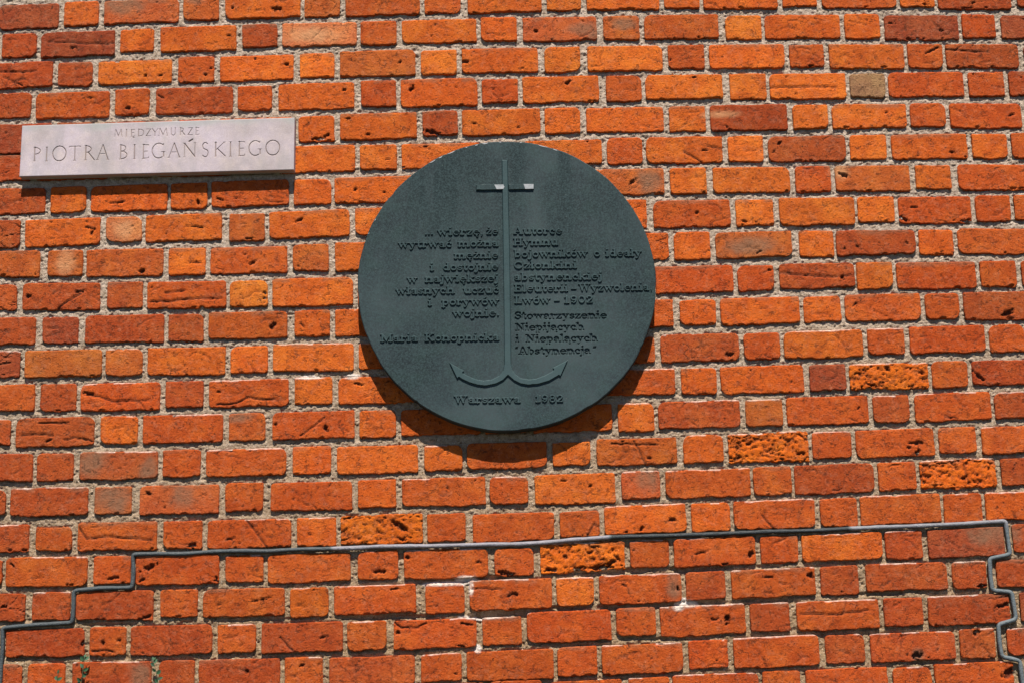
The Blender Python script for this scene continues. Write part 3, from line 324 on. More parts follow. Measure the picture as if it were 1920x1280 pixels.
def brick_mesh(b, k, step=.0032):
    r = np.random.default_rng(1000 + k)
    x0, x1 = b['x0'], b['x1']; w = x1 - x0
    h = ((b['ztl'] - b['zbl']) + (b['ztr'] - b['zbr'])) / 2
    nx = max(12, int(w / step)); nz = max(8, int(h / step))
    s = np.linspace(0, 1, nx); t = np.linspace(0, 1, nz)
    # denser rows close to the arris
    s = s - .13 * np.sin(2 * np.pi * s) / (2 * np.pi); t = t - .40 * np.sin(2 * np.pi * t) / (2 * np.pi)
    Sg, Tg = np.meshgrid(s, t)
    rough = b['c'] == 'X'
    rr = {'o': .8, 'O': 1, 'Q': 1, 'R': 1.1, 'D': 1.2}.get(b['c'], 1.0) * (1.9 if rough else 1)
    # rounded corners, each its own radius
    rad = r.uniform(.003, .013, 4)
    for q in range(4):
        if r.random() < .20: rad[q] = r.uniform(.014, .026)
    zloc = Tg * h
    def inset(dz, ra):
        dd = np.clip(ra - dz, 0, ra); return ra - np.sqrt(np.maximum(ra * ra - dd * dd, 0))
    il = inset(zloc, rad[0]) + inset(h - zloc, rad[2]); ir = inset(zloc, rad[1]) + inset(h - zloc, rad[3])
    nL = .0011 * rr * fbm(t * h / .014, 0 * t + 3, k * 7 + 1) + .0012 * fbm(t * h / .05, 0 * t, k * 7 + 5); nR = .0011 * rr * fbm(t * h / .014, 0 * t + 3, k * 7 + 2) + .0012 * fbm(t * h / .05, 0 * t, k * 7 + 6)
    XL = x0 + il + nL[:, None]; XR = x1 - ir + nR[:, None]
    X = XL + (XR - XL) * Sg
    u = np.clip((X - x0) / w, 0, 1); xs = s * w
    nB = rr * (0.0030 * fbm(xs / .014, 0 * xs, k * 7 + 3) + .0026 * vnoise(xs / .06, 0 * xs, k * 7 + 7)); nT = rr * (.0010 * fbm(xs / .02, 0 * xs, k * 7 + 4) + .0010 * vnoise(xs / .07, 0 * xs, k * 7 + 8))
    ZB = b['zbl'] + (b['zbr'] - b['zbl']) * u + nB[None, :]; ZT = b['ztl'] + (b['ztr'] - b['ztl']) * u + nT[None, :]
    Z = ZB + (ZT - ZB) * Tg
    # relief (positive = out of the wall)
    de = np.minimum(np.minimum(X - XL, XR - X), np.minimum(Z - ZB, ZT - Z))
    H = np.full(X.shape, r.uniform(.0052, .0084)) + (Sg - .5) * r.normal(0, .0010) + (Tg - .5) * r.normal(0, .0008)
    er = .0030 * (1.5 if rough else 1)
    H -= .0016 * (1 - np.clip(de / er, 0, 1)) ** 2
    H += .0008 * fbm(X / .045, Z / .03, 11 + k) + .0006 * rr * fbm(X / .010, Z / .008, 13 + k)
    recess_shade = np.zeros(X.shape)  # mask for shade painted into the recesses
    if rough:
        n = fbm(X / .015, Z / .011, 31 + k, 4); H += .0024 * n
        m = sstep(.84, .96, 1 - np.abs(fbm(X / .030, Z / .016, 77 + k, 4))) * sstep(-.1, .35, fbm(X / .035, Z / .022, 91 + k, 2)) + sstep(.34, .5, fbm(X / .012 + 9, Z / .007, 78 + k, 3)); m = np.clip(m, 0, 1); H -= .0060 * m; recess_shade = np.maximum(recess_shade, .6 * m)
    # creases from pressing the clay into the mould
    ncr = r.poisson({'o': .9, 'O': 1.6, 'Q': 2.1, 'R': 2.7, 'D': 4.0}.get(b['c'], 1.5) * w / .2)
    for q in range(ncr):
        cx = r.uniform(x0 + .01, x1 - .01); cz = b['zbl'] + r.uniform(.1, .9) * h; L = r.uniform(.018, .07); an = r.normal(0, .35) + (r.random() < .15) * 1.2
        p = [(cx, cz)]
        for _ in range(4):
            an += r.normal(0, .35); p.append((p[-1][0] + L / 4 * math.cos(an), p[-1][1] + L / 4 * math.sin(an)))
        d = seg_dist(X + .002 * vnoise(X / .008, Z / .008, k + 1), Z + .003 * vnoise(X / .008, Z / .008, k + 2), p); m = np.exp(-(d / .0020) ** 2); H -= r.uniform(.0015, .0036) * m; recess_shade = np.maximum(recess_shade, .5 * m)
    for q in range(r.poisson((1.8 if b['c'] in 'oObX' else 2.4) * w / .2) + (5 if rough else 0)):
        cx = r.uniform(x0 + .006, x1 - .006); cz = b['zbl'] + r.uniform(.06, .94) * h; ra = r.uniform(.0022, .0052); rb = ra * r.uniform(.5, 1); an = r.uniform(-.6, .6)
        if rough: ra *= 1.7; rb *= 1.3
        dx, dz = X - cx, Z - cz; e = np.hypot((dx * math.cos(an) + dz * math.sin(an)) / ra, (-dx * math.sin(an) + dz * math.cos(an)) / rb)
        e = e + .5 * vnoise(X / .004, Z / .003, k + q); m = 1 - sstep(.5, 1.05, e); H -= r.uniform(.0015, .005) * m; recess_shade = np.maximum(recess_shade, .5 * m)
    # broken bits along the lower and upper arris
    for q in range(r.poisson(2.2 * w / .2)):
        cx = r.uniform(x0, x1); low = r.random() < .8; cz = (b['zbl'] if low else b['ztl']) + 0; ra = r.uniform(.004, .013); rb = r.uniform(.0025, .006)
        e = np.hypot((X - cx) / ra, (Z - cz) / rb) + .25 * vnoise(X / .006, Z / .006, k); H -= .0060 * (1 - sstep(.55, 1.1, e))
    m_ = .012
    for (px, pz, prx, prz, pa) in pits:
        cx, cz, ra, rb = px / 1000, pz / 1000, prx / 1000 * .9, prz / 1000 * .66
        if x0 - m_ < cx < x1 + m_ and min(b['zbl'], b['zbr']) - m_ < cz < max(b['ztl'], b['ztr']) + m_:
            an = math.radians(pa); dx, dz = X - cx, Z - cz
            e = np.hypot((dx * math.cos(an) + dz * math.sin(an)) / max(ra, .003), (-dx * math.sin(an) + dz * math.cos(an)) / max(rb, .0028))
            e = e + .50 * vnoise(X / .007, Z / .004, k + 3) + .28 * vnoise(X / .0032, Z / .0032, k + 4)
            m = 1 - sstep(.70, 1.08, e); H -= min(.012, .0045 + rb * .8) * m; recess_shade = np.maximum(recess_shade, .8 * m)
    for p in cracks:
        cx = sum(q[0] for q in p) / len(p); cz = sum(q[1] for q in p) / len(p)
        if x0 < cx < x1 and b['zbl'] - .004 < cz < b['ztl'] + .004:
            d = seg_dist(X + .0012 * vnoise(X / .01, Z / .01, 5), Z + .0022 * vnoise(X / .012, Z / .012, 9), p)
            m = np.exp(-(d / .0026) ** 2); H -= .0055 * m; recess_shade = np.maximum(recess_shade, .8 * m)
    A = {'grey': np.zeros(X.shape), 'white': np.zeros(X.shape), 'pale': np.zeros(X.shape), 'recess_shade': recess_shade}
    for (sx, sz, ra, rb, ty) in stains:
        e = np.hypot((X - sx) / ra, (Z - sz) / rb) + .35 * fbm(X / .03, Z / .03, k + 5); m = 1 - sstep(.35, 1.3, e)
        key = {'g': 'grey', 'w': 'white', 'l': 'pale'}[ty]; A[key] = np.maximum(A[key], m)
    # lime bloom and dirt clinging to the upper arris of some bricks
    if r.random() < .5 and b['row'] > 11:
        A['white'] = np.maximum(A['white'], .55 * (1 - sstep(.001, .005, ZT - Z + .002 * vnoise(X / .02, Z / .02, k + 8))) * (vnoise(X / .05, Z * 0, k + 2) > -.2))
    if r.random() < .35:
        A['grey'] = np.maximum(A['grey'], .6 * (1 - sstep(.004, .018, ZT - Z + .006 * vnoise(X / .03, Z / .02, k + 9))) * sstep(-.2, .3, vnoise(X / .06, Z * 0, k + 12)))
    if b['c'] == 'G': A['grey'][:] = np.maximum(A['grey'], .35)
    cx, cz = (x0 + x1) / 2, (b['zbl'] + b['ztl']) / 2
    V = np.stack([X.ravel() - cx, -H.ravel(), Z.ravel() - cz], 1)
    F = [grid_faces(nx, nz)]
    idx = np.arange(nx * nz).reshape(nz, nx)
    ring = np.concatenate([idx[0, :], idx[1:, -1], idx[-1, -2::-1], idx[-2:0:-1, 0]])
    back = V[ring].copy(); back[:, 1] = .016; n0 = len(V); m = len(ring)
    V = np.concatenate([V, back]); i = np.arange(m); j = (i + 1) % m
    F.append(np.stack([ring[i], n0 + i, n0 + j, ring[j]], 1))
    At = {q: np.concatenate([v.ravel(), v.ravel()[ring]]) for q, v in A.items()}
    return V, F, At, (cx, 0, cz)

def jitter_col(c, r, k):
    v = r.normal(0, .05); hsh = r.normal(0, .055)
    return (c[0] * math.exp(v), c[1] * math.exp(v + hsh), c[2] * math.exp(v + hsh), 1)
order = sorted(range(len(bricks)), key=lambda i: -bricks[i]['vis']); single = set(order[:300])
Vs, Fs4, As, nofs = [], [], {q: [] for q in ('grey', 'white', 'pale', 'recess_shade')}, 0
tint = []
for k, b in enumerate(bricks):
    r = np.random.default_rng(k + 50)
    V, F, At, loc = brick_mesh(b, k)
    b['loc'] = loc
    col = jitter_col(COL[b['c']], r, k)
    if k in single:
        o = add('brick', mesh_np('brick', V, F, M_brick, True, At), wall, loc); o.color = col
        if b['c'] == 'G': o['label'] = 'grey-beige brick end among orange bricks'
        elif b['c'] == 'X': o['label'] = 'orange brick with a rough eroded face'
    else:
        Vs.append(V + np.array(loc)); Fs4 += [f + nofs for f in F]; nofs += len(V)
        for q in At: As[q].append(At[q])
        tint.append(np.tile(np.array(col), (len(V), 1)))

# the part of the wall that runs on beyond the surveyed field: same bond, each brick its own box, joined
pitch = .116; XW = 6.5; ZTOP = 6.2
fx0, fx1 = -1.80, 1.86
def outer_brick(x0, x1, z0, z1, r):
    global nofs
    d = .004 + r.uniform(-.001, .001); e = .004; xm, zm = (x0 + x1) / 2, (z0 + z1) / 2
    V = np.array([(x0, .016, z0), (x1, .016, z0), (x1, .016, z1), (x0, .016, z1), (x0, -d + .003, z0), (x1, -d + .003, z0), (x1, -d + .003, z1), (x0, -d + .003, z1),
                  (x0 + e, -d, z0 + e), (x1 - e, -d, z0 + e), (x1 - e, -d, z1 - e), (x0 + e, -d, z1 - e)])
    V[4:] += r.normal(0, .0008, (8, 3))
    F = np.array([(8, 9, 10, 11), (4, 5, 9, 8), (5, 6, 10, 9), (6, 7, 11, 10), (7, 4, 8, 11), (0, 1, 5, 4), (1, 2, 6, 5), (2, 3, 7, 6), (3, 0, 4, 7)])
    Vs.append(V); Fs4.append(F + nofs); nofs += 12
    for q in As: As[q].append(np.zeros(12))
    c = jitter_col(COL[r.choice(list('oOOQQQRRDb'))], r, 0); tint.append(np.tile(np.array(c), (12, 1)))
r = np.random.default_rng(5)
rows = sorted(set(b['row'] for b in bricks))
edge = {}
for row in rows:
    bs = [b for b in bricks if b['row'] == row]
    L = min(bs, key=lambda b: b['x0']); Rr = max(bs, key=lambda b: b['x1'])
    edge[row] = (L, Rr)
def run(x, z0, z1, direction, long_next, limit):
    while (x < limit) if direction > 0 else (x > limit):
        w = .262 if long_next else .122; long_next = not long_next
        a, c = (x, x + w) if direction > 0 else (x - w, x)
        outer_brick(a, c, z0, z1, r); x = (c + .018) if direction > 0 else (a - .018)
for row, (L, Rr) in edge.items():
    run(L['x0'] - .018, L['zbl'], L['ztl'], -1, (L['x1'] - L['x0']) < .2, -XW)
    run(Rr['x1'] + .018, Rr['zbr'], Rr['ztr'], 1, (Rr['x1'] - Rr['x0']) < .2, XW)
zlow = min(b['zbl'] for b in bricks) ; zhi = max(b['ztl'] for b in bricks)
for i in range(60):
    z1 = zlow - .02 - i * pitch; z0 = z1 - .096
    if z1 < .03: break
    run(-XW - r.uniform(0, .3), max(z0, .0), z1, 1, i % 2 == 0, XW)
for i in range(60):
    z0 = zhi + .02 + i * pitch; z1 = z0 + .096
    if z1 > ZTOP: break
    run(-XW - r.uniform(0, .3), z0, z1, 1, i % 2 == 0, XW)
me = mesh_np('brick', np.concatenate(Vs), Fs4, None, False, {q: np.concatenate(v) for q, v in As.items()})
ca = me.color_attributes.new('tint', 'FLOAT_COLOR', 'POINT'); ca.data.foreach_set('color', np.concatenate(tint).astype(np.float32).ravel())
mo = M_brick.copy(); mo.name = 'fired_clay_outer'
nt = mo.node_tree; ta = nt.nodes.new('ShaderNodeAttribute'); ta.attribute_name = 'tint'
oi = [n for n in nt.nodes if n.bl_idname == 'ShaderNodeObjectInfo'][0]
for l in list(nt.links):
    if l.from_node == oi: nt.links.new(ta.outputs['Color'], l.to_socket)
me.materials.append(mo)
o = add('brick', me, wall); o['kind'] = 'stuff'

# ------------------------------------------------------------------ mortar: one relief sheet that fills the joints
def build_mortar():
    st = .0026; gx0, gx1, gz0, gz1 = -1.86, 1.92, 1.46, 4.16
    xs = np.arange(gx0, gx1, st); zs = np.arange(gz0, gz1, st); nx, nz = len(xs), len(zs)
    Dm = np.full((nz, nx), .03, np.float32)           # distance to nearest brick outline (negative inside)
    Up = np.zeros((nz, nx), np.float32)               # 1 just under the lower arris of a brick
    for b in bricks:
        i0 = max(0, int((b['x0'] - .02 - gx0) / st)); i1 = min(nx, int((b['x1'] + .02 - gx0) / st) + 1)
        zb, zt = min(b['zbl'], b['zbr']), max(b['ztl'], b['ztr'])
        j0 = max(0, int((zb - .02 - gz0) / st)); j1 = min(nz, int((zt + .02 - gz0) / st) + 1)
        if i0 >= i1 or j0 >= j1: continue
        X, Z = np.meshgrid(xs[i0:i1], zs[j0:j1]); u = np.clip((X - b['x0']) / (b['x1'] - b['x0']), 0, 1)
        ZB = b['zbl'] + (b['zbr'] - b['zbl']) * u; ZT = b['ztl'] + (b['ztr'] - b['ztl']) * u
        dx = np.maximum(b['x0'] - X, X - b['x1']); dz = np.maximum(ZB - Z, Z - ZT)
        d = np.where((dx > 0) & (dz > 0), np.hypot(dx, dz), np.maximum(dx, dz))
        Dm[j0:j1, i0:i1] = np.minimum(Dm[j0:j1, i0:i1], d)
        Up[j0:j1, i0:i1] = np.maximum(Up[j0:j1, i0:i1], (1 - sstep(.002, .008, ZB - Z)) * (ZB > Z - .004) * (dx < 0))
    X, Z = np.meshgrid(xs, zs); UnderB = Up
    keep = Dm > -.010
    Dc = np.clip(Dm, 0, .009)
    H = np.full(X.shape, -.0010)
    jd = fbm(X / .25, Z / .12, 3, 2)
    H += .0014 * jd
    low = np.clip((2.35 - Z) / .5, 0, 1)
    H -= low * .0042 * np.clip(.5 + 1.4 * fbm(X / .16, Z / .05, 8, 2), 0, 1.5)
    H += .0024 * fbm(X / .020, Z / .011, 21, 3) + .0016 * vnoise(X / .0072, Z / .0062, 40) + .0010 * vnoise(X / .0036, Z / .0034, 41)
    H -= .0035 * sstep(.45, .8, vnoise(X / .010, Z / .0065, 43))
    # the mortar sits back a little where it meets a brick
    H -= .0022 * (1 - sstep(0, .0045, Dc + .0012 * vnoise(X / .012, Z / .01, 50)))
    H -= .0042 * UnderB * np.clip(.6 + .8 * vnoise(X / .05, Z / .03, 55), 0, 1.4)
    # smeared lips that lap on to bricks
    H += .0032 * sstep(.30, .7, vnoise(X / .035, Z / .02, 60)) * (1 - sstep(-.002, .004, Dm)) * 1.2
    wh = np.zeros(X.shape)
    for (cx, cz, ra, rb, dep) in DEEP:
        e = np.hypot((X - cx) / ra, (Z - cz) / rb) + .2 * vnoise(X / .02, Z / .012, 71); H -= dep * (1 - sstep(.6, 1.1, e))
    for (sx, sz, ra, rb, ty) in stains:
        if ty == 'w':
            e = np.hypot((X - sx) / (ra * 1.1), (Z - sz) / (rb * 1.4)) + .2 * vnoise(X / .015, Z / .01, 70); m = 1 - sstep(.7, 1.2, e)
            wh = np.maximum(wh, m); H += .002 * m
    idx = -np.ones(X.shape, np.int64); cell = keep[:-1, :-1] | keep[1:, :-1] | keep[:-1, 1:] | keep[1:, 1:]
    need = np.zeros(X.shape, bool)
    for dj in (0, 1):
        for di in (0, 1): need[dj:nz - 1 + dj, di:nx - 1 + di] |= cell
    idx[need] = np.arange(need.sum())
    V = np.stack([X[need], -H[need], Z[need]], 1)
    j, i = np.nonzero(cell)
    F = np.stack([idx[j, i], idx[j, i + 1], idx[j + 1, i + 1], idx[j + 1, i]], 1)
    V = V.copy()
    return V, F, wh[need], (gx0, xs[-1], gz0, zs[-1])
def wm(gx, gz, rx, rz, dep):
    return (gx, gz, rx, rz, dep)
DEEP = [(-0.093, 1.837, 0.0724, 0.0181, 0.018), (0.033, 1.84, 0.0784, 0.0169, 0.018), (0.084, 1.836, 0.0362, 0.0145, 0.016), (-0.128, 1.832, 0.0362, 0.0121, 0.012), (-0.24, 1.949, 0.1025, 0.0084, 0.006), (-0.46, 1.837, 0.1327, 0.0084, 0.01), (-0.339, 1.836, 0.0724, 0.0072, 0.007), (0.238, 1.957, 0.1448, 0.0097, 0.008), (0.393, 1.965, 0.0603, 0.0121, 0.016), (0.537, 1.963, 0.0543, 0.0121, 0.016), (0.624, 1.966, 0.0905, 0.0097, 0.009), (0.331, 1.847, 0.0965, 0.0145, 0.016), (0.446, 1.851, 0.0724, 0.0133, 0.016), (0.624, 1.855, 0.0543, 0.0084, 0.009), (0.79, 1.859, 0.0905, 0.0072, 0.007), (1.135, 1.869, 0.0905, 0.0072, 0.008), (1.192, 1.869, 0.0483, 0.0097, 0.01), (0.159, 1.851, 0.0724, 0.0097, 0.01), (-0.102, 1.955, 0.0362, 0.0084, 0.008), (-0.05, 1.95, 0.0422, 0.0109, 0.01), (-1.328, 1.776, 0.3016, 0.0048, 0.003), (-0.815, 1.841, 0.1508, 0.0048, 0.004), (0.498, 1.743, 0.1206, 0.0072, 0.008), (0.355, 1.747, 0.0483, 0.0072, 0.007), (0.212, 1.731, 0.0905, 0.006, 0.005), (0.687, 2.067, 0.1206, 0.0048, 0.004), (0.796, 1.964, 0.0603, 0.0072, 0.006), (-0.028, 1.724, 0.0362, 0.0054, 0.006), (1.288, 1.649, 0.0603, 0.0084, 0.009), (-0.326, 2.75, 0.2413, 0.006, 0.003), (-1.322, 2.416, 0.1206, 0.0054, 0.003), (1.202, 2.297, 0.0362, 0.006, 0.004), (-1.268, 1.641, 0.181, 0.0048, 0.003), (-1.456, 1.847, 0.0302, 0.0072, 0.006), (-1.33, 1.839, 0.0905, 0.006, 0.005)]
V, F, wh, (a0, a1, c0, c1) = build_mortar()
# plain continuation round the relief field, two millimetres further back
n0 = len(V); yb = .0032
Vx = np.array([(-XW - .6, yb, 0), (XW + .6, yb, 0), (XW + .6, yb, ZTOP), (-XW - .6, yb, ZTOP), (a0 + .01, yb, c0 + .01), (a1 - .01, yb, c0 + .01), (a1 - .01, yb, c1 - .01), (a0 + .01, yb, c1 - .01)])
V = np.concatenate([V, Vx]); Fx = np.array([(0, 1, 5, 4), (1, 2, 6, 5), (2, 3, 7, 6), (3, 0, 4, 7)]) + n0
m = add('mortar', mesh_np('mortar', V, [F, Fx], M_mortar, True, {'white': np.concatenate([wh, np.zeros(8)])}), wall)
core = np.array([(x, y, z) for z in (0, ZTOP) for y in (.0165, .5) for x in (-XW - .6, XW + .6)])
add('wall_core', mesh_np('wall_core', core, np.array([(0, 1, 5, 4), (2, 6, 7, 3), (0, 4, 6, 2), (1, 3, 7, 5), (4, 5, 7, 6)]), M_mortar, False, {'white': np.zeros(8)}), wall)

# ------------------------------------------------------------------ relief built from a signed distance (metres), no overlapping faces
def relief_mesh(name, sdf, box, step, height, bevel, y0, mat, sink=.0006, sc=0.0):
    """raised relief: sdf<0 inside; face at y0 - height"""
    x0, x1, z0, z1 = box; xs = np.arange(x0, x1 + step, step); zs = np.arange(z0, z1 + step, step)
    X, Z = np.meshgrid(xs, zs); d = sdf(X, Z)
    H = -sink + (height + sink) * np.clip((-d + step * .5) / bevel, 0, 1)
    keep = d < step * 1.0
    cell = keep[:-1, :-1] | keep[1:, :-1] | keep[:-1, 1:] | keep[1:, 1:]
    need = np.zeros(X.shape, bool)
    for dj in (0, 1):
        for di in (0, 1): need[dj:len(zs) - 1 + dj, di:len(xs) - 1 + di] |= cell
    idx = -np.ones(X.shape, np.int64); idx[need] = np.arange(need.sum())
    j, i = np.nonzero(cell)
    F = np.stack([idx[j, i], idx[j, i + 1], idx[j + 1, i + 1], idx[j + 1, i]], 1)
    V = np.stack([X[need], y0 - H[need], Z[need]], 1)
    return mesh_np(name, V, F, mat, False, {'scuff': sc * np.clip(H[need] / height, 0, 1)})
def poly_sdf(poly):
    P = list(poly)
    def f(X, Z):
        d = np.full(X.shape, 9.0); ins = np.zeros(X.shape, bool)
        for (ax, az), (bx, bz) in zip(P, P[1:] + P[:1]):
            dx, dz = bx - ax, bz - az; L = dx * dx + dz * dz + 1e-15
            t = np.clip(((X - ax) * dx + (Z - az) * dz) / L, 0, 1)
            d = np.minimum(d, np.hypot(X - ax - t * dx, Z - az - t * dz))
            c = ((az > Z) != (bz > Z)) & (X < (bx - ax) * (Z - az) / ((bz - az) + 1e-15) + ax); ins ^= c
        return np.where(ins, -d, d)
    return f

